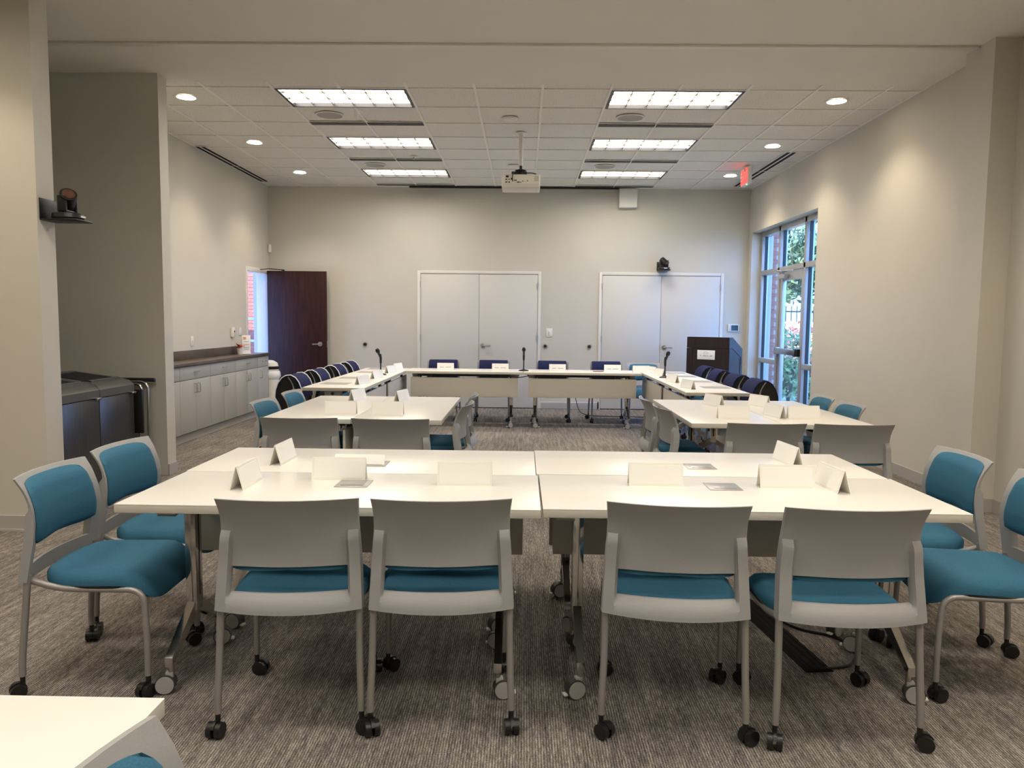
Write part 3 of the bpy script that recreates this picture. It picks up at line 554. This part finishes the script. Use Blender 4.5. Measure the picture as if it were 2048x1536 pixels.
MB().rbox(-.36, .04, .035, .07, .835, .872, .012).build('backrest', 'blackp', r, 40); MB().rbox(-.31, -.02, -.06, -.035, .40, .78, .01).build('seat', 'blackp', r, 40)

# ------------------------------------------------------------------ lectern
r = empty('lectern', (2.83, 11.28, 0), math.radians(-37), 'dark wood lectern with white plaque near the glazed exit', 'lectern')
w, d = .325, .25
side = [(-d, 1.03), (-d, 1.19), (-d + .12, 1.19), (d, 1.02), (d, .87), (-d + .12, 1.03)]
MB().prism(side, lambda a, c: (-w, a, c), lambda a, c: (w, a, c)).build('top_band', 'wenge', r, 30)
body = [(-d + .004, .03), (-d + .004, 1.026), (-d + .12, 1.026), (d - .004, .866), (d - .004, .03)]
MB().prism(body, lambda a, c: (-w + .004, a, c), lambda a, c: (w - .004, a, c)).build('body', 'wenge', r)
MB().box(-w + .02, w - .02, -d + .03, d - .03, 0, .03).build('plinth', 'blackp', r)
for x0, x1 in ((-w, -w + .09), (w - .11, w)): MB().box(x0, x1, -d - .004, -d + .004, .04, 1.024).build('front_stile', 'wenge', r)
MB().box(-w + .093, w - .113, -d - .001, -d + .004, .04, 1.024).build('front_panel', 'wenge', r)
for y0, y1, z1 in ((-d, -d + .07, 1.02), (d - .07, d - .001, .88)): MB().box(w - .004, w + .003, y0, y1, .04, z1).build('side_stile', 'wenge', r)
p_ = MB().rbox(-.155, .115, -d - .010, -d - .004, .865, 1.0, .002).build('plaque', 'card', r, 40)
g = MB(); g.tube([(-.02 + .035*math.cos(t), -d - .0105, .962 + .014*math.sin(t)) for t in [2*PI*k/16 for k in range(17)]], .0018, 6); g.build('emblem', 'ink', p_)
for x0, x1, z in ((-.11, -.095, .917), (-.065, -.015, .912), (-.005, .015, .912), (.035, .075, .912)): MB().box(x0, x1, -d - .0106, -d - .010, z, z + .012).build('print', 'ink', p_)

# ------------------------------------------------------------------ the meeting chair
def lerp(tab, z):
    for (a, u), (c, v) in zip(tab, tab[1:]):
        if z <= c: return u + (v - u)*max(0, (z - a))/(c - a)
    return tab[-1][1]
PY = [(.42, -.208), (.50, -.196), (.58, -.182), (.64, -.178), (.70, -.186), (.76, -.207), (.82, -.245)]
PW = [(.42, .247), (.50, .243), (.60, .238), (.69, .231), (.75, .230), (.82, .236)]
BOW = .042
def surf(u, z, off=0.):      # u in -1..1 across the back
    w = lerp(PW, z); return Vector((u*w, lerp(PY, z) - BOW*(1 - u*u) + off, z))
def shell_mesh():
    us = [-1, -.985, -.93, -.84, -.80, -.6, -.4, -.2, 0, .2, .4, .6, .80, .84, .93, .985, 1]
    zs = [.433, .441, .460, .476, .490, .530, .565, .575, .60, .63, .655, .675, .695, .72, .745, .77, .79, .805, .812]
    hole = lambda u0, u1, z0, z1: u0 >= -.81 and u1 <= .81 and z0 >= .489 and z1 <= .576
    def thick(u, z):
        post = max(0., min(1., (abs(u) - .79)/.05))*max(0., min(1., (.70 - z)/.03)); rail = max(0., min(1., (.491 - z)/.03))
        e = .5 if abs(u) > .99 else 1
        return (.010 + .026*max(post, rail))*e
    n, m = len(us), len(zs); V = []; F = []
    dz = lambda u, z: z - .006*(1 - u*u) if z < .45 else z
    for z in zs:
        for u in us: p = surf(u, z); V.append((p.x, p.y, dz(u, z)))
    for z in zs:
        for u in us: p = surf(u, z, -thick(u, z)); V.append((p.x, p.y, dz(u, z)))
    K = n*m; cell = [[not hole(us[i], us[i + 1], zs[j], zs[j + 1]) for i in range(n - 1)] for j in range(m - 1)]
    idx = lambda i, j: j*n + i
    ok = lambda i, j: 0 <= i < n - 1 and 0 <= j < m - 1 and cell[j][i]
    for j in range(m - 1):
        for i in range(n - 1):
            if not cell[j][i]: continue
            a, b_, c, d = idx(i, j), idx(i + 1, j), idx(i + 1, j + 1), idx(i, j + 1)
            F += [(a, b_, c, d), (a + K, d + K, c + K, b_ + K)]
            for (di, dj, p, q) in ((0, -1, a, b_), (1, 0, b_, c), (0, 1, c, d), (-1, 0, d, a)):
                if not ok(i + di, j + dj): F.append((p, p + K, q + K, q))
    g = MB(); g.v = V; g.f = F; return g.mesh('shell', 'shell', 38)
def pad_mesh():
    n, m = 20, 16; V = []; F = []
    for lay in (0, 1):
        for j in range(m + 1):
            for i in range(n + 1):
                s, t = 2*i/n - 1, 2*j/m - 1
                # rounded rectangle
                ss = s*math.sqrt(1 - .17*t**6); tt = t*math.sqrt(1 - .18*s**6)
                u = ss*(.885 - .025*tt); z = .675 + tt*.122 + (.0 if tt > 0 else -.010*(1 - abs(ss))*abs(tt)*-1)
                e = max(abs(s), abs(t)); dome = .026*(1 - max(0, (e - .72)/.28)**2.4)
                p = surf(u, z, .002 + (dome if lay else 0)); V.append(tuple(p))
    k = (n + 1)*(m + 1)
    for j in range(m):
        for i in range(n):
            a = j*(n + 1) + i; F += [(a, a + n + 1, a + n + 2, a + 1), (a + k, a + 1 + k, a + n + 2 + k, a + n + 1 + k)]
    rim = [i for i in range(n + 1)] + [j*(n + 1) + n for j in range(1, m + 1)] + [m*(n + 1) + i for i in range(n - 1, -1, -1)] + [j*(n + 1) for j in range(m - 1, 0, -1)]
    for a, b_ in zip(rim, rim[1:] + rim[:1]): F.append((a, b_, b_ + k, a + k))
    g = MB(); g.v = V; g.f = F; return g.mesh('back_cushion', 'teal', 60)
def seat_mesh(name, m_, grow, z_of_top, z_of_bot, sm, lip=False):
    n, m = 16, 16; V = []; F = []
    for lay in (0, 1):
        for j in range(m + 1):
            for i in range(n + 1):
                s, t = 2*i/n - 1, 2*j/m - 1
                ss = s*math.sqrt(1 - .20*t**6); tt = t*math.sqrt(1 - .20*s**6)
                x = ss*(.232 + grow)*(1 - .10*max(0, -tt)**2); y = .008 + tt*(.228 + grow); 
                if tt < 0: y += .060*ss*ss*(-tt) - .006*(-tt)
                if lip and tt > 0: y = .008 + tt*.196
                if lip and tt < 0: y += .030*(-tt)
                e = max(abs(s), abs(t)); rim = max(0, (e - .80)/.20)**2
                fr_ = max(0, (y - .12)/.115)**2
                if lay: z = z_of_top - .028*rim - .078*fr_ + .006*ss*ss - .004*(1 - t*t)
                else: z = z_of_bot - .070*fr_ + .004*rim
                V.append((x, y, z))
    k = (n + 1)*(m + 1)
    for j in range(m):
        for i in range(n):
            a = j*(n + 1) + i; F += [(a, a + n + 1, a + n + 2, a + 1), (a + k, a + 1 + k, a + n + 2 + k, a + n + 1 + k)]
    rim = [i for i in range(n + 1)] + [j*(n + 1) + n for j in range(1, m + 1)] + [m*(n + 1) + i for i in range(n - 1, -1, -1)] + [j*(n + 1) for j in range(m - 1, 0, -1)]
    for a, b_ in zip(rim, rim[1:] + rim[:1]): F.append((a, b_, b_ + k, a + k))
    g = MB(); g.v = V; g.f = F; return g.mesh(name, m_, sm)
def chair_caster():
    g = MB()
    for s in (-1, 1): g.cyl((s*.006, -.016, .027), (s*.024, -.016, .027), .027, 16)
    g2 = [(-.022, -.016 + .030*math.cos(t), .029 + .030*math.sin(t)) for t in [PI*k/8 for k in range(-1, 8)]]
    g.prism([(p[1], p[2]) for p in g2] + [(-.016, .03)], lambda a, c: (-.0055, a, c), lambda a, c: (.0055, a, c)); g.cyl((0, 0, .045), (0, 0, .082), .009, 12); return g.mesh('caster', 'blackp', 40)
CM = chair_caster()
def chair_proto():
    r = empty('meeting_chair', (0, 0, 0))
    put('backrest_shell', shell_mesh(), r); put('back_cushion', pad_mesh(), r)
    put('seat_cushion', seat_mesh('seat_cushion', 'teal', 0, .466, .412, 60), r); put('seat_pan', seat_mesh('seat_pan', 'blackp', .004, .424, .410, 60, True), r)
    for s in (-1, 1):
        lg = MB().tube(fillet([(s*.230, -.212, .455), (s*.233, -.230, .26), (s*.238, -.241, .13), (s*.239, -.241, .078)], .05), .0125).build('leg', 'silver', r, 40)
        c = put('caster', CM, lg, (s*.239, -.241, 0)); c.rotation_euler.z = .5*s
        lg = MB().tube(fillet([(s*.215, -.212, .432), (s*.226, -.10, .404), (s*.226, .205, .402), (s*.230, .215, .20), (s*.231, .215, .078)], .06, 7), .0115).build('leg', 'silver', r, 40)
        c = put('caster', CM, lg, (s*.231, .215, 0)); c.rotation_euler.z = -.8*s
    return r
cp = chair_proto(); cfirst = [True]; rc = random.Random(5)
def chair(x, y, rz, lab, grp):
    o = cp if cfirst[0] else tree(cp); cfirst[0] = False
    o.location = (x, y, 0); o.rotation_euler.z = math.radians(rz); tag(o, lab, 'chair', grp)
    for lg in o.children:
        for c in lg.children: c.rotation_euler.z += rc.uniform(-1.2, 1.2)
    return o
G1 = 'chairs around the front table block'
for x, y, a, l in ((-.793, 2.70, 4.5, 'first from the left'), (-.280, 2.725, 3.5, 'second from the left'), (.538, 2.70, -5, 'second from the right'), (1.09, 2.675, 0, 'first from the right')):
    chair(x, y, a, 'grey-backed teal chair at the near edge of front tables, ' + l, G1)
chair(-1.60, 2.925, -88, 'teal chair in profile at left front corner, nearer of the left pair', G1); chair(-1.63, 3.48, -92, 'teal chair at left of front tables, farther of the pair', G1)
chair(1.80, 2.96, 82, 'teal chair cut by the right picture edge beside front tables', G1); chair(1.80, 3.52, 88, 'teal chair at right of front tables, farther of the pair', G1)
G2 = 'chairs around the middle table blocks'
chair(-1.346, 4.74, 1, 'grey-backed chair at near end of left middle tables, left one', G2); chair(-.79, 4.74, 0, 'grey-backed chair at near end of left middle tables, right one', G2)
chair(1.455, 4.74, 0, 'grey-backed chair at near end of right middle tables, left one', G2); chair(1.975, 4.74, -1, 'grey-backed chair at near end of right middle tables, right one', G2)
chair(-1.63, 5.42, -92, 'teal chair left of left middle tables, nearer one', G2); chair(-1.63, 6.10, -90, 'teal chair left of left middle tables, farther one', G2)
chair(-.64, 5.40, 86, 'grey-backed chair right of left middle tables, nearer one', G2); chair(-.64, 5.98, 90, 'grey-backed chair right of left middle tables, farther one', G2)
chair(1.22, 5.32, -86, 'grey-backed chair left of right middle tables, nearer one', G2); chair(1.20, 5.88, -90, 'grey-backed chair left of right middle tables, farther one', G2)
chair(2.205, 5.66, 90, 'teal chair right of right middle tables, nearer one', G2); chair(2.215, 6.22, 88, 'teal chair right of right middle tables, farther one', G2)
chair(-.300, .845, -90, 'teal chair turned away from the table in the bottom left corner', None)
def cover_proto(piping):
    r = empty('chair_cover', (0, 0, 0))
    pr = [(-.118, .60), (-.125, .70), (-.150, .765), (-.185, .81), (-.23, .833), (-.28, .828), (-.325, .80), (-.36, .75), (-.385, .68), (-.395, .58), (-.39, .46)]
    n = len(pr); W_ = .202; V = []; F = []
    inn = []
    for i, (y, z) in enumerate(pr):
        a = Vector(pr[max(i - 1, 0)]); c = Vector(pr[min(i + 1, n - 1)]); t = (c - a).normalized(); nn = Vector((t.y, -t.x)); cc = Vector((-.25, .6)); q = Vector((y, z))
        if (cc - q).dot(nn) < 0: nn = -nn
        inn.append(q + nn*.016)
    us = [-1, -.93, -.5, 0, .5, .93, 1]
    for lay, P in ((0, pr), (1, inn)):
        for y, z in P:
            for u in us: V.append((u*W_, y, z - (.006 if abs(u) == 1 and lay == 0 else 0)))
    m = len(us); K = n*m
    for j in range(n - 1):
        for i in range(m - 1):
            a = j*m + i; F += [(a, a + 1, a + m + 1, a + m), (a + K, a + m + K, a + m + 1 + K, a + 1 + K)]
        F += [(j*m, j*m + m, j*m + m + K, j*m + K), (j*m + m - 1, j*m + m - 1 + K, j*m + 2*m - 1 + K, j*m + 2*m - 1)]
    F += [tuple(range(m)) + tuple(range(K + m - 1, K - 1, -1)), tuple(range(K - m, K)) + tuple(range(2*K - 1, 2*K - m - 1, -1))]
    g = MB(); g.v = V; g.f = F; g.build('cover_fabric', 'navy', r, 60)
    poly = [(p.x, p.y) for p in inn] + [(-.36, .45), (-.25, .45), (-.17, .56)]
    MB().prism(poly, lambda a, c: (-W_*.975, a, c), lambda a, c: (W_*.975, a, c)).build('inner_fill', 'blackp', r, 30)  # solid black fill inside the cover, closing its open sides
    if piping:
        for s in (-1, 1): MB().tube([(s*W_, y - .003*0, z) for y, z in pr], .0055, 6).build('piping', 'card', r, 60)
    return r
CVP = cover_proto(True); CV = cover_proto(False); used = {}
def covered(x, y, rz, lab, clab, piping):
    chair(x, y, rz, lab, 'chairs around the far tables'); p = CVP if piping else CV
    o = p if piping not in used else tree(p); used[piping] = 1
    o.location = (x, y, 0); o.rotation_euler.z = math.radians(rz); tag(o, clab, 'chair cover', 'navy covers on chair backs')
od = ('nearest', 'second nearest', 'third nearest', 'farthest')
for k, (yl, yr) in enumerate(((7.78, 7.80), (8.56, 8.55), (9.42, 9.32), (10.15, 10.02))):
    covered(-2.10, yl, -90, 'grey chair under a navy cover left of the far tables, %s' % od[k], 'navy cover with white piping on left row of chairs, %s' % od[k], True)
    covered(2.17, yr, 90, 'grey chair under a navy cover right of the far tables, %s' % od[k], 'plain navy cover on the right row of chairs, %s' % od[k], False)
for x, l in ((-1.14, 'leftmost'), (-.42, 'second from left'), (.42, 'second from right'), (1.19, 'rightmost')):
    covered(x, 10.66, 180, 'grey chair under a navy cover behind the far cross tables, %s' % l, 'navy cover on chairs behind the far cross tables, %s' % l, False)
chair(1.72, 10.70, 178, 'uncovered teal chair behind the far right table corner', 'chairs around the far tables')

# ------------------------------------------------------------------ flip-top tables (long side along local x, user at -y, panel at +y)
TL, TD, TZ = 1.524, .605, .737
def table_caster():
    g = MB(); g.cyl((-.020, -.02, .037), (.020, -.02, .037), .0365, 22); me = g.mesh('caster', 'tyre', 40)
    g = MB()
    for s in (-1, 1): g.cyl((s*.020, -.02, .037), (s*.0245, -.02, .037), .0325, 22)
    g.rbox(-.012, .012, -.02, .008, .055, .082, .004); me2 = g.mesh('caster_disc', 'wheel', 40)
    return me, me2, MB().rbox(-.012, .012, -.068, -.046, .016, .024, .002).mesh('brake_tab', 'white', 40)
TC = table_caster()
def table_proto():
    r = empty('flip_table', (0, 0, 0)); a, d = TL/2 - .0006, TD/2 - .0006
    t_ = MB().rbox(-a, a, -d, d, TZ - .004, TZ, .0012).build('table_top', 'top', r, 40); MB().rbox(-a + .0003, a - .0003, -d + .0003, d - .0003, TZ - .032, TZ - .0035, .0015).build('edge_band', 'edge', t_, 40)
    g = MB(); g.rbox(-.60, .60, -.035, .035, .655, .7045, .004); g.box(-.60, .60, .19, .225, .672, .7045); g.build('cross_beam', 'blackm', r, 40)
    MB().rbox(-.70, .70, .235, .252, .405, .655, .002).build('modesty_panel', 'modesty', r, 40)
    for x in (-.45, .45): MB().box(x - .03, x + .03, .21, .234, .60, .7045).build('panel_bracket', 'blackm', r)
    for s in (-1, 1):
        x = s*.612; lg = MB().rbox(x - .022, x + .022, -.03, .03, .24, .7045, .004).build('leg', 'chrome', r, 40)
        MB().box(x - .0225, x + .0225, -.006, .006, .30, .69).build('leg_slot', 'blackm', lg)
        g = MB(); g.rbox(s*.636, s*.70, -.10, .06, .645, .7045, .004); g.build('flip_bracket', 'plate', lg, 40); MB().cyl((s*.70, -.02, .675), (s*.712, -.02, .675), .016).build('flip_knob', 'blackp', lg, 40)
        g = MB()
        for q in (-1, 1):
            g.hexa([(x - .016, q*.0, .235), (x + .016, q*.0, .235), (x + .014, q*.235, .105), (x - .014, q*.235, .105), (x - .016, q*.0, .30), (x + .016, q*.0, .30), (x + .014, q*.235, .140), (x - .014, q*.235, .140)])
            g.cyl((x, q*.215, .125), (x, q*.215, .066), .011)
        g.build('foot', 'chrome', r, 30)
        for q in (-1, 1):
            c = put('caster', TC[0], r, (x, q*.215, 0)); c.rotation_euler.z = PI*(q > 0) + s*1.3; put('caster_disc', TC[1], c); put('brake_tab', TC[2], c)
    return r
tbp = table_proto(); tfirst = [True]; rt = random.Random(11)
def table(x, y, rz, lab, grp):
    o = tbp if tfirst[0] else tree(tbp); tfirst[0] = False; o.location = (x, y, 0); o.rotation_euler.z = math.radians(rz); tag(o, lab, 'table', grp)
    for c in o.children:
        if c.name.startswith('caster'): c.rotation_euler.z += rt.uniform(-.5, .5)
    return o
G = 'white flip-top tables'
table(-.692, 2.945, 0, 'front left cream table, nearer of the two', G); table(-.70, 3.553, 180, 'front left cream table, farther of the two', G)
table(.838, 2.965, 0.25, 'front right cream table, nearer of the two', G); table(.826, 3.577, 180, 'front right cream table, farther of the two', G)
table(-1.445, 5.765, -90, 'left middle cream table, left of its pair', G); table(-.838, 5.765, 90, 'left middle cream table, right of its pair', G)
table(1.425, 5.775, -90, 'right middle cream table, left of its pair', G); table(2.033, 5.775, 90, 'right middle cream table, right of its pair', G)
table(-1.83, 8.045, -90, 'cream table of the far left arm, nearer one', G); table(-1.83, 9.575, -90, 'cream table of the far left arm, farther one', G)
table(1.86, 7.985, 90, 'cream table of the far right arm, nearer one', G); table(1.86, 9.515, 90, 'cream table of the far right arm, farther one', G)
table(-.762, 10.10, 180, 'cream table of the far cross row, left one', G); table(.775, 10.10, 180, 'cream table of the far cross row, right one', G)
table(-1.384, .975, 180, 'cream table cropped in the bottom left corner', G)

# ------------------------------------------------------------------ things on the tables
def tent_proto(w, h, dep):
    r = empty('name_tent', (0, 0, 0)); th = .0028
    g = MB()
    for s in (-1, 1): g.hexa([(-w/2, s*dep/2, 0), (w/2, s*dep/2, 0), (w/2, s*(dep/2 - th), 0), (-w/2, s*(dep/2 - th), 0), (-w/2, s*th*.9, h), (w/2, s*th*.9, h), (w/2, 0, h), (-w/2, 0, h)])
    g.build('holder', 'acryl', r)
    for s in (-1, 1):
        i0, i1 = .10, .90; off = .0009; L0 = lambda t: s*(dep/2*(1 - t) + th*.9*t + off)
        MB().hexa([(-w*.46, L0(i0) - s*off*1.5, h*i0), (w*.46, L0(i0) - s*off*1.5, h*i0), (w*.46, L0(i0), h*i0), (-w*.46, L0(i0), h*i0), (-w*.46, L0(i1) - s*off*1.5, h*i1), (w*.46, L0(i1) - s*off*1.5, h*i1), (w*.46, L0(i1), h*i1), (-w*.46, L0(i1), h*i1)]).build('card_insert', 'card', r)
    return r
tn = tent_proto(.222, .092, .056); nfirst = [True]
def tent(x, y, rz, lab, grp='name tents', write=False):
    o = tn if nfirst[0] else tree(tn); nfirst[0] = False; o.location = (x, y, TZ); o.rotation_euler.z = math.radians(rz); tag(o, lab, 'name tent', grp)
    if write:
        for a, c in ((-.075, -.02), (.0, .075)): MB().hexa([(a, -.0202, .033), (c, -.0202, .033), (c, -.0190, .033), (a, -.0190, .033), (a, -.0180, .041), (c, -.0180, .041), (c, -.0168, .041), (a, -.0168, .041)]).build('print', 'ink', o)
    return o
tent(-1.105, 2.995, 90, 'white name tent turned to the nearer left chair'); tent(-1.115, 3.50, 88, 'white name tent turned to the farther left chair')
tent(-.76, 3.12, 1, 'white name tent in front of the left power plate'); tent(-.23, 3.045, 1, 'white name tent standing alone left of the front seam')
tent(.55, 3.09, 0, 'white name tent right of the front seam'); tent(1.08, 3.08, 0, 'widest-looking name tent at right on the front tables')
tent(1.262, 3.075, 94, 'white name tent turned to the nearer right chair'); tent(1.272, 3.62, 96, 'white name tent turned to the farther right chair')
r = empty('table_card', (-.745, 3.44, TZ), 0, 'small white card standing behind the left name tent', 'card'); MB().hexa([(-.115, -.012, 0), (.115, -.012, 0), (.115, -.009, 0), (-.115, -.009, 0), (-.115, .010, .045), (.115, .010, .045), (.115, .013, .045), (-.115, .013, .045)]).build('card_face', 'card', r); MB().box(-.115, .115, -.012, .03, 0, .0015).build('card_foot', 'card', r)
tent(-1.275, 5.29, 0, 'name tent facing the left near-end chair of left middle tables'); tent(-.945, 5.29, 0, 'name tent facing the right near-end chair of left middle tables')
tent(-1.36, 6.22, 74, 'name tent turned sideways at left on left middle tables'); tent(-.985, 6.17, 76, 'name tent turned sideways at right on left middle tables')
tent(1.475, 5.30, 0, 'name tent facing the left near-end chair of right middle tables'); tent(1.975, 5.34, 0, 'shiny name tent facing the right near-end chair of right middle tables')
tent(1.535, 6.10, 112, 'sideways name tent at far left on right middle tables'); tent(1.90, 6.10, 112, 'sideways name tent at far right on right middle tables'); tent(1.80, 5.42, 104, 'sideways name tent between the front-facing pair on right middle tables')
for k, (yl, yr) in enumerate(((7.76, 7.66), (8.54, 8.46), (9.42, 9.42), (9.95, 9.83))):
    tent(-1.645, yl, 72, 'name tent on the far left arm, %s' % od[k]); tent(1.665 + .03*(k == 2), yr, 108, 'name tent on the far right arm, %s' % od[k])
for x, l in ((-1.03, 'leftmost'), (-.30, 'second from left'), (.46, 'second from right'), (1.19, 'rightmost')): tent(x, 10.10, 0, 'printed name tent on the far cross tables, %s' % l, write=True)
tent(1.55, 9.98, 4, 'name tent at the corner of far cross and right arm')
def paper(x, y, rz, lab):
    o = MB().box(-.108, .108, -.14, .14, 0, .0022).build('paper_folder', 'paper', None, None, (x, y, TZ)); o.rotation_euler.z = math.radians(rz); tag(o, lab, 'paper', 'grey papers on the far tables')
for k, (yl, yr) in enumerate(((7.77, 7.82), (8.54, 8.59), (9.48, 9.36), (10.13, 9.98))):
    paper(-1.92, yl, 90 + rt.uniform(-4, 4), 'grey paper on the far left arm, %s' % od[k]); paper(1.98, yr, 90 + rt.uniform(-4, 4), 'grey paper on the far right arm, %s' % od[k])
for x, l in ((-.78, 'between the two left tents'), (.72, 'between the two right tents')):
    o = MB().box(-.07, .07, -.05, .05, 0, .004).build('note_pad', 'card', None, None, (x, 10.16, TZ)); tag(o, 'small white note pad on the far cross tables, ' + l, 'note pad', 'note pads')
o = MB().cyl((-.07, 0, .006), (.07, .01, .006), .006, 8).build('marker_pen', mat('red_pen', (.28, .05, .04), .4), None, 40, (1.0, 10.06, TZ)); tag(o, 'dark red pen left of the rightmost printed tent', 'pen')
for x, y, l in ((-.68, 3.03, 'front left, nearer plate'), (.82, 3.065, 'front right, nearer plate'), (-.685, 3.46, 'front left, plate behind the small card'), (.825, 3.495, 'front right, farther plate')):
    r = empty('power_plate', (x, y, TZ), 0, 'flush grey power plate, ' + l, 'power outlet', 'table power plates')
    MB().rbox(-.066, .066, -.066, .066, .0002, .0025, .001).build('plate_frame', 'plate', r, 40); MB().rbox(-.044, .044, -.040, .045, .0022, .0036, .0008).build('flap', 'plate', r, 40); MB().box(-.045, .045, -.042, -.040, .0022, .0030).build('flap_gap', 'dark', r)
def mic(x, y, rz, lab, tilt):
    r = empty('microphone', (x, y, TZ), rz, lab, 'microphone', 'microphones on desk stands')
    MB().lathe([(0, 0), (.066, 0), (.068, .006), (.055, .014), (.018, .022), (.012, .03), (0, .03)], 24).build('base', 'blackm', r, 40); MB().cyl((0, 0, .02), (0, 0, .15), .008, 12).build('stem', 'blackm', r, 40)
    MB().lathe([(.0, .135), (.013, .14), (.015, .20), (.012, .235), (.008, .25)], 14).build('clip', 'blackp', r, 40)
    h = MB().lathe([(0, 0), (.010, .0), (.013, .03), (.016, .07), (.024, .082), (.026, .10), (.018, .122), (0, .128)], 16).build('microphone_head', 'blackp', r, 40, (0, 0, .20)); h.rotation_euler = (tilt[0], tilt[1], 0)
    return r
mic(-1.70, 9.05, 0, 'black desk microphone on the far left arm', (.25, -.35)); mic(.01, 10.05, 0, 'black desk microphone at the middle of the far cross tables', (.5, 0)); mic(1.70, 9.10, 0, 'black desk microphone on the far right arm', (.2, .3))

# ------------------------------------------------------------------ on the floor
r = empty('cable_cover', (1.17, 3.36, 0), math.radians(7), 'black rubber cable cover under the front right table', 'cable cover')
MB().prism([(-.06, 0), (-.045, .012), (.045, .012), (.06, 0)], lambda a, c: (a, -.38, c), lambda a, c: (a, .40, c)).build('ramp', 'rubber', r)
for x in (-.03, 0, .03): MB().box(x - .003, x + .003, -.375, .395, .012, .014).build('ridge', 'rubber', r)
def cable(name, pts, lab): tag(MB().tube(fillet(pts, .12, 6), .006, 8).build(name, 'blackp', None, 50), lab, 'cable')
cable('power_cable', [(1.20, 3.62, .006), (1.27, 3.40, .006), (1.42, 3.33, .006), (1.46, 3.18, .006), (1.36, 3.03, .006), (1.24, 3.0, .008)], 'black cable looping beside the cable cover under front right table')
cable('power_cable', [(.78, 11.6, .35), (.86, 11.5, .02), (1.0, 11.2, .006), (1.6, 11.15, .006), (2.2, 11.05, .006)], 'black cable on the floor behind the far cross tables')
cable('power_cable', [(-.18, 9.80, .695), (-.06, 9.775, .665), (.06, 9.77, .69)], 'short black cable hanging between the far cross tables')
